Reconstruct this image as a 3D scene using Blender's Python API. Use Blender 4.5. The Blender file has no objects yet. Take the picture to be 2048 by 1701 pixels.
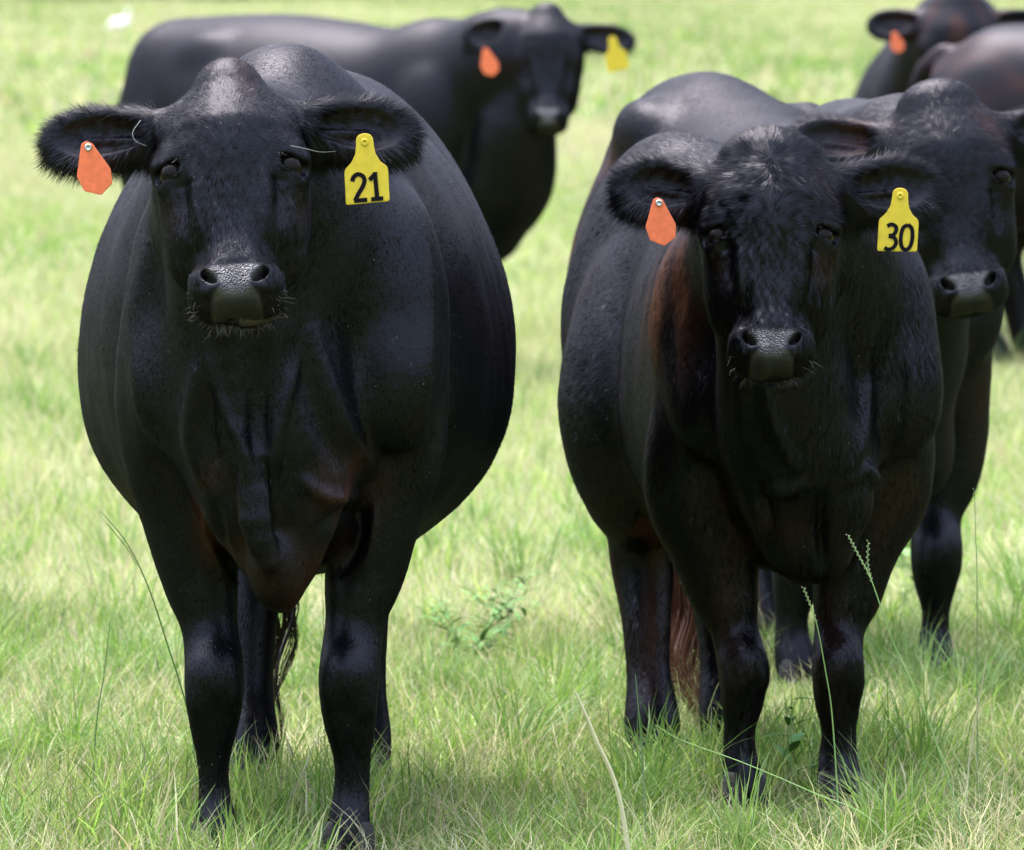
import bpy, math, random
import numpy as np
from mathutils import Vector, Matrix
R = math.radians
PV = globals().get('PV', {})          # preview switches, empty in a normal run
sc = bpy.context.scene
col = sc.collection
rng = np.random.default_rng(7)
random.seed(7)

# ------------------------------------------------------------------ camera
CAM_H = 1.60
cam = bpy.data.objects.new('camera', bpy.data.cameras.new('camera'))
col.objects.link(cam)
sc.camera = cam
cam.location = (0, 0, CAM_H)
cam.rotation_euler = (R(90 - 3.185), 0, 0)
cam.data.sensor_width = 36
cam.data.lens = 36 * 17250 / 2048
cam.data.clip_start = 0.5
cam.data.clip_end = 3000
cam.data.dof.use_dof = True
cam.data.dof.focus_distance = 15.0
cam.data.dof.aperture_fstop = 11.5

# ------------------------------------------------------------------ light
SUN_EL, SUN_AZ = 64, 335                # azimuth: compass heading, 0 = +Y, clockwise
world = bpy.data.worlds.new('World')
sc.world = world
world.use_nodes = True
wn = world.node_tree
sky = wn.nodes.new('ShaderNodeTexSky')
sky.sky_type = 'NISHITA'
sky.sun_disc = False
sky.sun_elevation = R(SUN_EL)
sky.sun_rotation = R(SUN_AZ)
sky.dust_density = 3.0
hs = wn.nodes.new('ShaderNodeHueSaturation')
hs.inputs['Saturation'].default_value = 0.65
wn.links.new(sky.outputs[0], hs.inputs['Color'])
bg = wn.nodes['Background']
bg.inputs['Strength'].default_value = 0.14
# thin overcast: brighter overhead than at the horizon
wtc = wn.nodes.new('ShaderNodeTexCoord'); wsp = wn.nodes.new('ShaderNodeSeparateXYZ'); wmr = wn.nodes.new('ShaderNodeMapRange')
wn.links.new(wtc.outputs['Generated'], wsp.inputs[0]); wn.links.new(wsp.outputs['Z'], wmr.inputs['Value'])
wmr.inputs['From Min'].default_value = 0.0; wmr.inputs['From Max'].default_value = 0.9
wmr.inputs['To Min'].default_value = 0.35; wmr.inputs['To Max'].default_value = 2.6
wsc = wn.nodes.new('ShaderNodeVectorMath'); wsc.operation = 'SCALE'
wn.links.new(hs.outputs[0], wsc.inputs[0]); wn.links.new(wmr.outputs[0], wsc.inputs['Scale'])
wn.links.new(wsc.outputs[0], bg.inputs['Color'])
sun = bpy.data.objects.new('sun', bpy.data.lights.new('sun', 'SUN'))
col.objects.link(sun)
sun.data.energy = 1.45
sun.data.angle = R(34)
sun.data.color = (1.0, 0.96, 0.90)
a_, e_ = R(SUN_AZ), R(SUN_EL)
sdir = Vector((math.sin(a_) * math.cos(e_), math.cos(a_) * math.cos(e_), math.sin(e_)))
sun.rotation_euler = sdir.to_track_quat('Z', 'Y').to_euler()
sun.location = (0, 5, 30)
sc.view_settings.view_transform = 'Standard'
sc.view_settings.look = 'None'
sc.view_settings.gamma = 1
sc.view_settings.exposure = 1.95
sc.cycles.use_denoising = True
sc.cycles.max_bounces = 6
sc.cycles.transparent_max_bounces = 8

# ------------------------------------------------------------------ helpers
def tag(o, label=None, cat=None, group=None, kind=None):
    if label: o['label'] = label
    if cat: o['category'] = cat
    if group: o['group'] = group
    if kind: o['kind'] = kind
    return o

def empty(name, loc=(0, 0, 0), rz=0, parent=None):
    o = bpy.data.objects.new(name, None)
    o.empty_display_size = 0.2
    o.location = loc
    o.rotation_euler = (0, 0, rz)
    if parent: o.parent = parent
    col.objects.link(o)
    return o

def mesh_obj(name, V, F, mats, parent=None, smooth=True, midx=None):
    """F: int array (n,3) or (n,4), or a list of such arrays."""
    V = np.asarray(V, np.float32)
    Fs = F if isinstance(F, list) else [F]
    Fs = [np.asarray(f, np.int32) for f in Fs if len(f)]
    me = bpy.data.meshes.new(name)
    nl = sum(f.size for f in Fs)
    nf = sum(len(f) for f in Fs)
    me.vertices.add(len(V)); me.vertices.foreach_set('co', V.ravel())
    me.loops.add(nl); me.loops.foreach_set('vertex_index', np.concatenate([f.ravel() for f in Fs]))
    tot = np.concatenate([np.full(len(f), f.shape[1], np.int32) for f in Fs])
    me.polygons.add(nf)
    me.polygons.foreach_set('loop_start', np.concatenate([[0], np.cumsum(tot)[:-1]]).astype(np.int32))
    me.polygons.foreach_set('loop_total', tot)
    me.polygons.foreach_set('use_smooth', np.full(nf, bool(smooth)))
    for m in (mats if isinstance(mats, (list, tuple)) else [mats]):
        me.materials.append(m)
    if midx is not None:
        me.polygons.foreach_set('material_index', np.asarray(midx, np.int32))
    me.update(calc_edges=True)
    o = bpy.data.objects.new(name, me)
    if parent: o.parent = parent
    col.objects.link(o)
    return o

def vattr(o, name, arr, typ='FLOAT_COLOR'):
    at = o.data.attributes.new(name, typ, 'POINT')
    key = {'FLOAT_COLOR': 'color', 'FLOAT_VECTOR': 'vector', 'FLOAT': 'value'}[typ]
    at.data.foreach_set(key, np.ascontiguousarray(arr, np.float32).ravel())

def unit(v):
    v = np.asarray(v, float)
    return v / (np.linalg.norm(v, axis=-1, keepdims=True) + 1e-12)

class Noise:
    """cheap smooth 3-D noise: a sum of randomly turned sines, about -1..1"""
    def __init__(s, seed, freq, n=9):
        r = np.random.default_rng(seed)
        s.k = unit(r.normal(size=(n, 3))) * freq * r.uniform(0.6, 1.7, (n, 1))
        s.p = r.uniform(0, 6.283, n)
        s.n = n
    def __call__(s, P):
        o = np.zeros(len(P))
        for k, p in zip(s.k, s.p):
            o += np.sin(P @ k + p)
        return o / math.sqrt(s.n) * 0.9

def spline(t, ys, tt):
    """Catmull-Rom through (t, ys) at tt"""
    t = np.asarray(t, float); ys = np.asarray(ys, float)
    m = np.gradient(ys, t, axis=0)
    i = np.clip(np.searchsorted(t, tt) - 1, 0, len(t) - 2)
    h = (t[i + 1] - t[i]); u = np.clip((tt - t[i]) / h, 0, 1)
    sh = (-1,) + (1,) * (ys.ndim - 1)
    u = u.reshape(sh); h = h.reshape(sh)
    return ((2*u**3 - 3*u**2 + 1) * ys[i] + (u**3 - 2*u**2 + u) * h * m[i]
            + (-2*u**3 + 3*u**2) * ys[i + 1] + (u**3 - u**2) * h * m[i + 1])

# ------------------------------------------------------------------ materials
def new_mat(name):
    m = bpy.data.materials.new(name)
    m.use_nodes = True
    return m, m.node_tree, m.node_tree.nodes['Principled BSDF']

def simple_mat(name, colr, rough=0.5, bump=0, scale=50, var=0.0, spec=0.5, coat=0):
    m, nt, b = new_mat(name)
    b.inputs['Roughness'].default_value = rough
    b.inputs['Specular IOR Level'].default_value = spec
    b.inputs['Coat Weight'].default_value = coat
    tc = nt.nodes.new('ShaderNodeTexCoord')
    nz = nt.nodes.new('ShaderNodeTexNoise')
    nz.inputs['Scale'].default_value = scale
    nz.inputs['Detail'].default_value = 5
    nt.links.new(tc.outputs['Object'], nz.inputs['Vector'])
    mx = nt.nodes.new('ShaderNodeMix'); mx.data_type = 'RGBA'
    mx.inputs['A'].default_value = (*[c * (1 - var) for c in colr], 1)
    mx.inputs['B'].default_value = (*[min(1, c * (1 + var)) for c in colr], 1)
    nt.links.new(nz.outputs['Fac'], mx.inputs['Factor'])
    nt.links.new(mx.outputs['Result'], b.inputs['Base Color'])
    if bump:
        bp = nt.nodes.new('ShaderNodeBump')
        bp.inputs['Strength'].default_value = bump
        bp.inputs['Distance'].default_value = 0.002
        nt.links.new(nz.outputs['Fac'], bp.inputs['Height'])
        nt.links.new(bp.outputs[0], b.inputs['Normal'])
    return m

# cattle hide: colour, wetness and roughness come with the mesh
def coat_shader(nt, colr, rough, normal, gl=0.0160, edge=0.070, wet=None):
    """short hair: a dull body colour under a soft bluish lustre that grows a little at glancing angles"""
    N = nt.nodes; L = nt.links
    df = N.new('ShaderNodeBsdfDiffuse'); gs = N.new('ShaderNodeBsdfGlossy'); ad = N.new('ShaderNodeAddShader')
    lw = N.new('ShaderNodeLayerWeight'); lw.inputs['Blend'].default_value = 0.5
    pw = N.new('ShaderNodeMath'); pw.operation = 'POWER'; pw.inputs[1].default_value = 3.6
    L.new(lw.outputs['Facing'], pw.inputs[0])
    mr = N.new('ShaderNodeMapRange'); mr.inputs['To Min'].default_value = gl; mr.inputs['To Max'].default_value = edge
    L.new(pw.outputs[0], mr.inputs['Value'])
    val = mr.outputs[0]
    if wet is not None:
        m2 = N.new('ShaderNodeMath'); m2.operation = 'ADD'; L.new(val, m2.inputs[0]); L.new(wet, m2.inputs[1]); val = m2.outputs[0]
    tint = N.new('ShaderNodeVectorMath'); tint.operation = 'SCALE'; tint.inputs[0].default_value = (.95, .94, 1.08)
    L.new(val, tint.inputs['Scale'])
    L.new(tint.outputs[0], gs.inputs['Color'])
    L.new(colr, df.inputs['Color'])
    if isinstance(rough, float): gs.inputs['Roughness'].default_value = rough
    else: L.new(rough, gs.inputs['Roughness'])
    if normal is not None:
        for n in (df, gs): L.new(normal, n.inputs['Normal'])
    L.new(df.outputs[0], ad.inputs[0]); L.new(gs.outputs[0], ad.inputs[1])
    L.new(ad.outputs[0], N['Material Output'].inputs['Surface'])

def hide_material():
    m = bpy.data.materials.new('black_hide'); m.use_nodes = True; nt = m.node_tree
    nt.nodes.remove(nt.nodes['Principled BSDF'])
    at = nt.nodes.new('ShaderNodeAttribute'); at.attribute_name = 'coat'
    rg = nt.nodes.new('ShaderNodeAttribute'); rg.attribute_name = 'gloss'
    tc = nt.nodes.new('ShaderNodeTexCoord')
    n1 = nt.nodes.new('ShaderNodeTexNoise'); n1.inputs['Scale'].default_value = 9; n1.inputs['Detail'].default_value = 6
    n2 = nt.nodes.new('ShaderNodeTexNoise'); n2.inputs['Scale'].default_value = 260; n2.inputs['Detail'].default_value = 3
    for n in (n1, n2): nt.links.new(tc.outputs['Object'], n.inputs['Vector'])
    mr = nt.nodes.new('ShaderNodeMapRange')
    mr.inputs['From Min'].default_value = 0.3; mr.inputs['From Max'].default_value = 0.75
    mr.inputs['To Min'].default_value = 0.75; mr.inputs['To Max'].default_value = 1.3
    nt.links.new(n1.outputs['Fac'], mr.inputs['Value'])
    mul = nt.nodes.new('ShaderNodeVectorMath'); mul.operation = 'SCALE'
    nt.links.new(at.outputs['Color'], mul.inputs[0]); nt.links.new(mr.outputs[0], mul.inputs['Scale'])
    # stray flecks of dust and chaff
    vd = nt.nodes.new('ShaderNodeTexVoronoi'); vd.inputs['Scale'].default_value = 26
    nt.links.new(tc.outputs['Object'], vd.inputs['Vector'])
    c1 = nt.nodes.new('ShaderNodeMath'); c1.operation = 'LESS_THAN'; c1.inputs[1].default_value = 0.045
    nt.links.new(vd.outputs['Distance'], c1.inputs[0])
    fm = nt.nodes.new('ShaderNodeMix'); fm.data_type = 'RGBA'; fm.inputs['B'].default_value = (.06, .055, .045, 1)
    nt.links.new(c1.outputs[0], fm.inputs['Factor']); nt.links.new(mul.outputs[0], fm.inputs['A'])
    bp = nt.nodes.new('ShaderNodeBump')
    bp.inputs['Strength'].default_value = 0.3; bp.inputs['Distance'].default_value = 0.0025
    n3 = nt.nodes.new('ShaderNodeTexNoise'); n3.inputs['Scale'].default_value = 62; n3.inputs['Detail'].default_value = 4
    nt.links.new(tc.outputs['Object'], n3.inputs['Vector'])
    b0 = nt.nodes.new('ShaderNodeBump'); b0.inputs['Strength'].default_value = 0.22; b0.inputs['Distance'].default_value = 0.006
    nt.links.new(n3.outputs['Fac'], b0.inputs['Height']); nt.links.new(b0.outputs[0], bp.inputs['Normal'])
    nt.links.new(n2.outputs['Fac'], bp.inputs['Height'])
    wet = nt.nodes.new('ShaderNodeMapRange')           # wet nose leather shines more
    wet.inputs['From Min'].default_value = 0.352; wet.inputs['From Max'].default_value = 0.31
    wet.inputs['To Min'].default_value = 0.0; wet.inputs['To Max'].default_value = 0.060
    nt.links.new(rg.outputs['Fac'], wet.inputs['Value'])
    vo = nt.nodes.new('ShaderNodeTexVoronoi'); vo.inputs['Scale'].default_value = 330
    nt.links.new(tc.outputs['Object'], vo.inputs['Vector'])
    k1 = nt.nodes.new('ShaderNodeMath'); k1.operation = 'MULTIPLY'; k1.inputs[1].default_value = 30
    nt.links.new(wet.outputs[0], k1.inputs[0])
    b2 = nt.nodes.new('ShaderNodeBump'); b2.invert = True; b2.inputs['Distance'].default_value = 0.0022
    nt.links.new(k1.outputs[0], b2.inputs['Strength']); nt.links.new(vo.outputs['Distance'], b2.inputs['Height']); nt.links.new(bp.outputs[0], b2.inputs['Normal'])
    coat_shader(nt, fm.outputs['Result'], rg.outputs['Fac'], b2.outputs[0], wet=wet.outputs[0])
    return m

def strand_material(name, rough=0.33, attr=True, colr=(0.02, 0.015, 0.012)):
    if not attr:
        return simple_mat(name, colr, rough)
    m = bpy.data.materials.new(name); m.use_nodes = True; nt = m.node_tree
    nt.nodes.remove(nt.nodes['Principled BSDF'])
    at = nt.nodes.new('ShaderNodeAttribute'); at.attribute_name = 'coat'
    nn = nt.nodes.new('ShaderNodeAttribute'); nn.attribute_name = 'lay'
    vt = nt.nodes.new('ShaderNodeVectorTransform'); vt.vector_type = 'NORMAL'
    vt.convert_from = 'OBJECT'; vt.convert_to = 'WORLD'
    nt.links.new(nn.outputs['Vector'], vt.inputs[0])
    coat_shader(nt, at.outputs['Color'], rough, vt.outputs[0], gl=.0215, edge=.075)
    return m

M_HIDE = hide_material()
M_FUR = strand_material('black_coat_hair')
M_WHISK = strand_material('whisker', 0.4, False, (0.11, 0.095, 0.08))
M_EYE = simple_mat('dark_eye', (0.006, 0.004, 0.003), 0.16, spec=0.10)
M_HOOF = simple_mat('dark_hoof', (0.009, 0.008, 0.007), 0.6, 0.4, 60, 0.4, spec=0.2)
M_ORANGE = simple_mat('orange_plastic', (0.74, 0.145, 0.042), 0.55, 0.25, 70, 0.34)
M_YELLOW = simple_mat('yellow_plastic', (0.60, 0.43, 0.012), 0.5, 0.2, 60, 0.24)
M_INK = simple_mat('black_ink', (0.006, 0.005, 0.007), 0.85, 0, 50, 0.2, spec=0.1)
M_STEEL = simple_mat('button_steel', (0.45, 0.45, 0.43), 0.3, 0, 50, 0.2)
M_STEEL.node_tree.nodes['Principled BSDF'].inputs['Metallic'].default_value = 1.0
M_BUTTON = simple_mat('yellow_button', (0.55, 0.42, 0.015), 0.5, 0, 90, 0.2)

# ------------------------------------------------------------------ distance-field sculpting
FAR = 0.14
class Sculpt:
    def __init__(s, X, Y, Z):
        s.ax = [np.asarray(a, np.float32) for a in (X, Y, Z)]
        s.f = np.full(tuple(len(a) for a in s.ax), FAR, np.float32)
    def box(s, lo, hi, pad=FAR):
        sl = []
        for a, l, h in zip(s.ax, lo, hi):
            i0 = int(np.searchsorted(a, l - pad)); i1 = int(np.searchsorted(a, h + pad))
            if i1 - i0 < 1: return None
            sl.append(slice(i0, i1))
        g = [a[q] for a, q in zip(s.ax, sl)]
        return tuple(sl), g[0][:, None, None], g[1][None, :, None], g[2][None, None, :]
    def merge(s, sl, d, k, mode):
        f = s.f[sl]
        d = d.astype(np.float32, copy=False)
        if mode == '+':
            if k <= 0: np.minimum(f, d, out=f)
            else:
                h = np.maximum(k - np.abs(f - d), 0) / k
                f[...] = np.minimum(f, d) - h * h * (k * 0.25)
        else:
            d = -d
            h = np.maximum(k - np.abs(f - d), 0) / max(k, 1e-6)
            f[...] = np.maximum(f, d) + h * h * (k * 0.25)
    def ell(s, c, r, A=None, k=0.03, mode='+'):
        """ellipsoid; A = 3x3 rows: its own axes in local space"""
        r = np.asarray(r, float); R_ = float(r.max())
        if A is None: ext = r
        else:
            A = unit(A); ext = np.sqrt(((A * r[:, None]) ** 2).sum(0))
        b = s.box(np.asarray(c) - ext, np.asarray(c) + ext, k + 0.02 if mode == '-' else max(k, 0.03) + 0.03)
        if b is None: return
        sl, X, Y, Z = b
        x, y, z = X - c[0], Y - c[1], Z - c[2]
        if A is not None:
            x, y, z = [A[i, 0] * x + A[i, 1] * y + A[i, 2] * z for i in range(3)]
        k0 = np.sqrt((x / r[0])**2 + (y / r[1])**2 + (z / r[2])**2)
        k1 = np.sqrt((x / r[0]**2)**2 + (y / r[1]**2)**2 + (z / r[2]**2)**2) + 1e-6
        s.merge(sl, k0 * (k0 - 1) / k1, k, mode)
    def cone(s, a, b_, ra, rb, k=0.03, mode='+', side=None, ratio=1.0):
        """tapered round bar; side = unit axis along which it is `ratio` as wide"""
        a = np.asarray(a, float); b_ = np.asarray(b_, float)
        m = max(ra, rb) * max(1, ratio)
        b = s.box(np.minimum(a, b_) - m, np.maximum(a, b_) + m, max(k, 0.03) + 0.02)
        if b is None: return
        sl, X, Y, Z = b
        ba = b_ - a; L2 = max(float(ba @ ba), 1e-9)
        x, y, z = X - a[0], Y - a[1], Z - a[2]
        t = np.clip((x * ba[0] + y * ba[1] + z * ba[2]) / L2, 0, 1)
        x = x - t * ba[0]; y = y - t * ba[1]; z = z - t * ba[2]
        if side is not None:
            sd = unit(side); q = x * sd[0] + y * sd[1] + z * sd[2]
            g = (1.0 / ratio - 1.0)
            x = x + sd[0] * q * g; y = y + sd[1] * q * g; z = z + sd[2] * q * g
        d = (np.sqrt(x * x + y * y + z * z) - (ra + (rb - ra) * t)) * min(1.0, ratio)
        s.merge(sl, d, k, mode)
    def chain(s, P, r, k=0.02, mode='+', side=None, ratio=1.0, sub=0):
        P = np.asarray(P, float); r = np.asarray(r, float)
        if sub:
            t = np.arange(len(P), dtype=float); tt = np.linspace(0, len(P) - 1, (len(P) - 1) * sub + 1)
            P, r = spline(t, P, tt), spline(t, r, tt)
        for i in range(len(P) - 1):
            s.cone(P[i], P[i + 1], r[i], r[i + 1], k, mode, side, ratio)
    def loft(s, st, k=0.0, lean=None):
        """st rows: y, cx, halfwidth, ztop, zbot, zwide, power"""
        st = np.asarray(st, float)
        yy = np.linspace(st[0, 0], st[-1, 0], 160)
        S = spline(st[:, 0], st[:, 1:], yy)
        wmax = st[:, 2].max()
        b = s.box((st[:, 1].min() - wmax, st[0, 0], st[:, 4].min()), (st[:, 1].max() + wmax, st[-1, 0], st[:, 3].max()), 0.10)
        sl, X, Y, Z = b
        c = [np.interp(Y.ravel(), yy, S[:, j]).reshape(1, -1, 1).astype(np.float32) for j in range(6)]
        cx, w, zt, zb, zw, n = c
        w = np.maximum(w, 0.01)
        x = np.abs(X - cx); z = Z - zw
        h = np.where(z > 0, np.maximum(zt - zw, .01), np.maximum(zw - zb, .01))
        a = x / w; q_ = np.abs(z) / h
        a = np.maximum(a, 1e-4); q_ = np.maximum(q_, 1e-4)
        an = a ** n; bn = q_ ** n
        q = (an + bn) ** (1 / n)
        gr = np.sqrt((an / a / w) ** 2 + (bn / q_ / h) ** 2) / (q ** (n - 1) + 1e-6)
        d = (q - 1) / np.maximum(gr, 1e-3)
        d = np.maximum(d, -0.3)
        over = np.maximum(np.maximum(st[0, 0] - Y, Y - st[-1, 0]), 0)
        d = np.where(over > 0, np.sqrt(np.maximum(d, 0)**2 + over**2), d)
        s.merge(sl, d, k, '+')
    def mesh(s):
        """naive surface nets on the uneven grid"""
        f = s.f
        # a border of outside values closes the surface
        for ax in range(3):
            sl = [slice(None)] * 3
            for e in (0, -1):
                sl[ax] = e; f[tuple(sl)] = np.maximum(f[tuple(sl)], 1e-3)
        ins = f < 0
        nx, ny, nz = f.shape
        c = np.zeros((nx - 1, ny - 1, nz - 1), np.uint8)
        for i in (0, 1):
            for j in (0, 1):
                for k in (0, 1):
                    c += ins[i:nx - 1 + i, j:ny - 1 + j, k:nz - 1 + k]
        act = np.argwhere((c > 0) & (c < 8))
        idx = np.full(c.shape, -1, np.int32)
        idx[tuple(act.T)] = np.arange(len(act))
        P = np.zeros((len(act), 3)); W = np.zeros(len(act))
        I, J, K = act.T
        cor = {}
        for i in (0, 1):
            for j in (0, 1):
                for k in (0, 1):
                    cor[i, j, k] = f[I + i, J + j, K + k]
        X, Y, Z = s.ax
        for (p, q) in [(p, q) for p in cor for q in cor if p < q and sum(abs(np.subtract(p, q))) == 1]:
            fa, fb = cor[p], cor[q]
            m = (fa < 0) != (fb < 0)
            t = np.where(m, fa / np.where(m, fa - fb, 1), 0)
            pa = np.stack([X[I + p[0]], Y[J + p[1]], Z[K + p[2]]], 1)
            pb = np.stack([X[I + q[0]], Y[J + q[1]], Z[K + q[2]]], 1)
            P += (pa + (pb - pa) * t[:, None]) * m[:, None]
            W += m
        P /= W[:, None]
        Q = []
        for ax in range(3):
            a = [slice(None)] * 3; b = [slice(None)] * 3
            a[ax] = slice(0, -1); b[ax] = slice(1, None)
            ch = ins[tuple(a)] != ins[tuple(b)]
            e = np.argwhere(ch)
            o1, o2 = [q for q in range(3) if q != ax]
            ok = (e[:, o1] > 0) & (e[:, o2] > 0) & (e[:, o1] < f.shape[o1] - 1) & (e[:, o2] < f.shape[o2] - 1)
            e = e[ok]
            inside_first = ins[tuple(e.T)]
            def cell(d1, d2):
                g = e.copy(); g[:, o1] -= d1; g[:, o2] -= d2
                return idx[tuple(g.T)]
            q = np.stack([cell(1, 1), cell(0, 1), cell(0, 0), cell(1, 0)], 1)
            flip = inside_first if ax != 1 else ~inside_first
            q[~flip] = q[~flip][:, ::-1]
            Q.append(q)
        return P, np.concatenate(Q)

def smooth_verts(V, Q, it=2, lam=0.5):
    E = np.concatenate([Q[:, [0, 1]], Q[:, [1, 2]], Q[:, [2, 3]], Q[:, [3, 0]]])
    n = len(V)
    deg = np.bincount(E[:, 0], minlength=n) + np.bincount(E[:, 1], minlength=n)
    for _ in range(it):
        A = np.stack([np.bincount(E[:, 0], V[E[:, 1], c], n) + np.bincount(E[:, 1], V[E[:, 0], c], n) for c in range(3)], 1)
        V = V + lam * (A / deg[:, None] - V)
    return V

def vnormals(V, Q):
    n = np.cross(V[Q[:, 2]] - V[Q[:, 0]], V[Q[:, 3]] - V[Q[:, 1]])
    N = np.zeros_like(V)
    for c in range(4):
        for a in range(3):
            N[:, a] += np.bincount(Q[:, c], n[:, a], len(V))
    return unit(N)

def graded(lo, hi, bands, coarse):
    """axis samples: `coarse` spacing, finer inside the bands (a, b, step)"""
    out = [lo]
    while out[-1] < hi:
        p = out[-1]; st = coarse
        for a, b, h in bands:
            if p < a: d = a - p
            elif p > b: d = p - b
            else: d = 0
            st = min(st, h + d * 0.35)
        out.append(p + st)
    return np.array(out)

def strand_mesh(P, D, N, L, W, lift, droop=0.0, seg=1, rs=None, curl=0.0):
    """tapered ribbons: P roots, D lie directions, N surface normals"""
    n = len(P)
    rs = rs or rng
    D = unit(D + N * lift[:, None])
    S = unit(np.cross(D, N))
    Vs, Fs = [], []
    cur = P.copy(); d = D.copy()
    rows = []
    bend = rs.normal(0, 1, (n, 3)) * curl
    for i in range(seg):
        w = W * (1 - i / seg) ** 0.7
        rows.append((cur - S * (w / 2)[:, None], cur + S * (w / 2)[:, None]))
        cur = cur + d * (L / seg)[:, None]
        d = unit(d + bend / seg + np.array([0, 0, -1.0]) * (droop / seg))
    V = [r for pr in rows for r in pr] + [cur]
    V = np.stack(V, 1)                       # n, 2*seg+1, 3
    m = 2 * seg + 1
    base = (np.arange(n) * m)[:, None]
    quads = [base + np.array([2*i, 2*i+1, 2*i+3, 2*i+2]) for i in range(seg - 1)]
    tri = base + np.array([2*(seg-1), 2*(seg-1)+1, 2*seg])
    q = np.concatenate(quads) if quads else np.zeros((0, 4), int)
    return V.reshape(-1, 3), q, tri, m

def lathe_ring(c, r, n=14):
    a = np.linspace(0, 2 * math.pi, n, endpoint=False)
    return np.stack([c[0] + r * np.cos(a), c[1] + r * np.sin(a)], 1)

def plate(outline, t):
    """a thin slab with rounded rim in local x/z, thickness along y; outline: list of (x, z)"""
    O = np.asarray(outline, float); n = len(O)
    c = O.mean(0)
    prof = [(1.0 - 0.0, t * 0.5 - 0.0004), (1.0, 0)]
    rings = [(0.97, -t/2), (1.0, -t/2 + 0.0006), (1.0, t/2 - 0.0006), (0.97, t/2)]
    V = []
    for s_, y in rings:
        q = c + (O - c) * s_
        V += [(x, y, z) for x, z in q]
    V += [(c[0], -t/2, c[1]), (c[0], t/2, c[1])]
    F = []
    for r in range(3):
        for i in range(n):
            j = (i + 1) % n
            F.append((r*n+i, r*n+j, (r+1)*n+j, (r+1)*n+i))
    T = []
    for i in range(n):
        j = (i + 1) % n
        T.append((4*n, j, i)); T.append((4*n+1, 3*n+i, 3*n+j))
    return np.array(V), [np.array(F), np.array(T)]

def rounded(poly, rad=0.003, n=4):
    P = [np.array(p, float) for p in poly]; out = []
    for i, p in enumerate(P):
        a, b = P[i - 1], P[(i + 1) % len(P)]
        ua, ub = unit(a - p), unit(b - p)
        r = min(rad, np.linalg.norm(a - p) * .45, np.linalg.norm(b - p) * .45)
        s_, e = p + ua * r, p + ub * r
        for t in np.linspace(0, 1, n):
            out.append(tuple((1-t)**2 * s_ + 2*t*(1-t) * p + t*t * e))
    return out

# ------------------------------------------------------------------ cattle
BLACK = np.array([0.0019, 0.0017, 0.0021])
BROWN = np.array([0.030, 0.0115, 0.0055])
RUST = np.array([0.060, 0.020, 0.008])

class Head:
    def __init__(s, O, pitch, yaw=0, roll=0, sc_=1.0, xk=1.0):
        s.xk = xk
        p = R(pitch)
        M = Matrix.Rotation(R(yaw), 3, 'Z') @ Matrix.Rotation(R(roll), 3, 'Y')
        M = np.array(M)
        s.ex = M @ np.array([1.0, 0, 0])
        s.es = M @ np.array([0, -math.cos(p), -math.sin(p)])
        s.en = M @ np.array([0, -math.sin(p), math.cos(p)])
        s.A = np.stack([s.ex, s.es, s.en]); s.O = np.array(O, float); s.k = sc_
    def __call__(s, x, a, n):
        return s.O + (x * s.xk * s.ex + a * s.es + n * s.en) * s.k
    def inv(s, P):
        return ((P - s.O) @ s.A.T) / (s.k * np.array([s.xk, 1, 1]))

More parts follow.
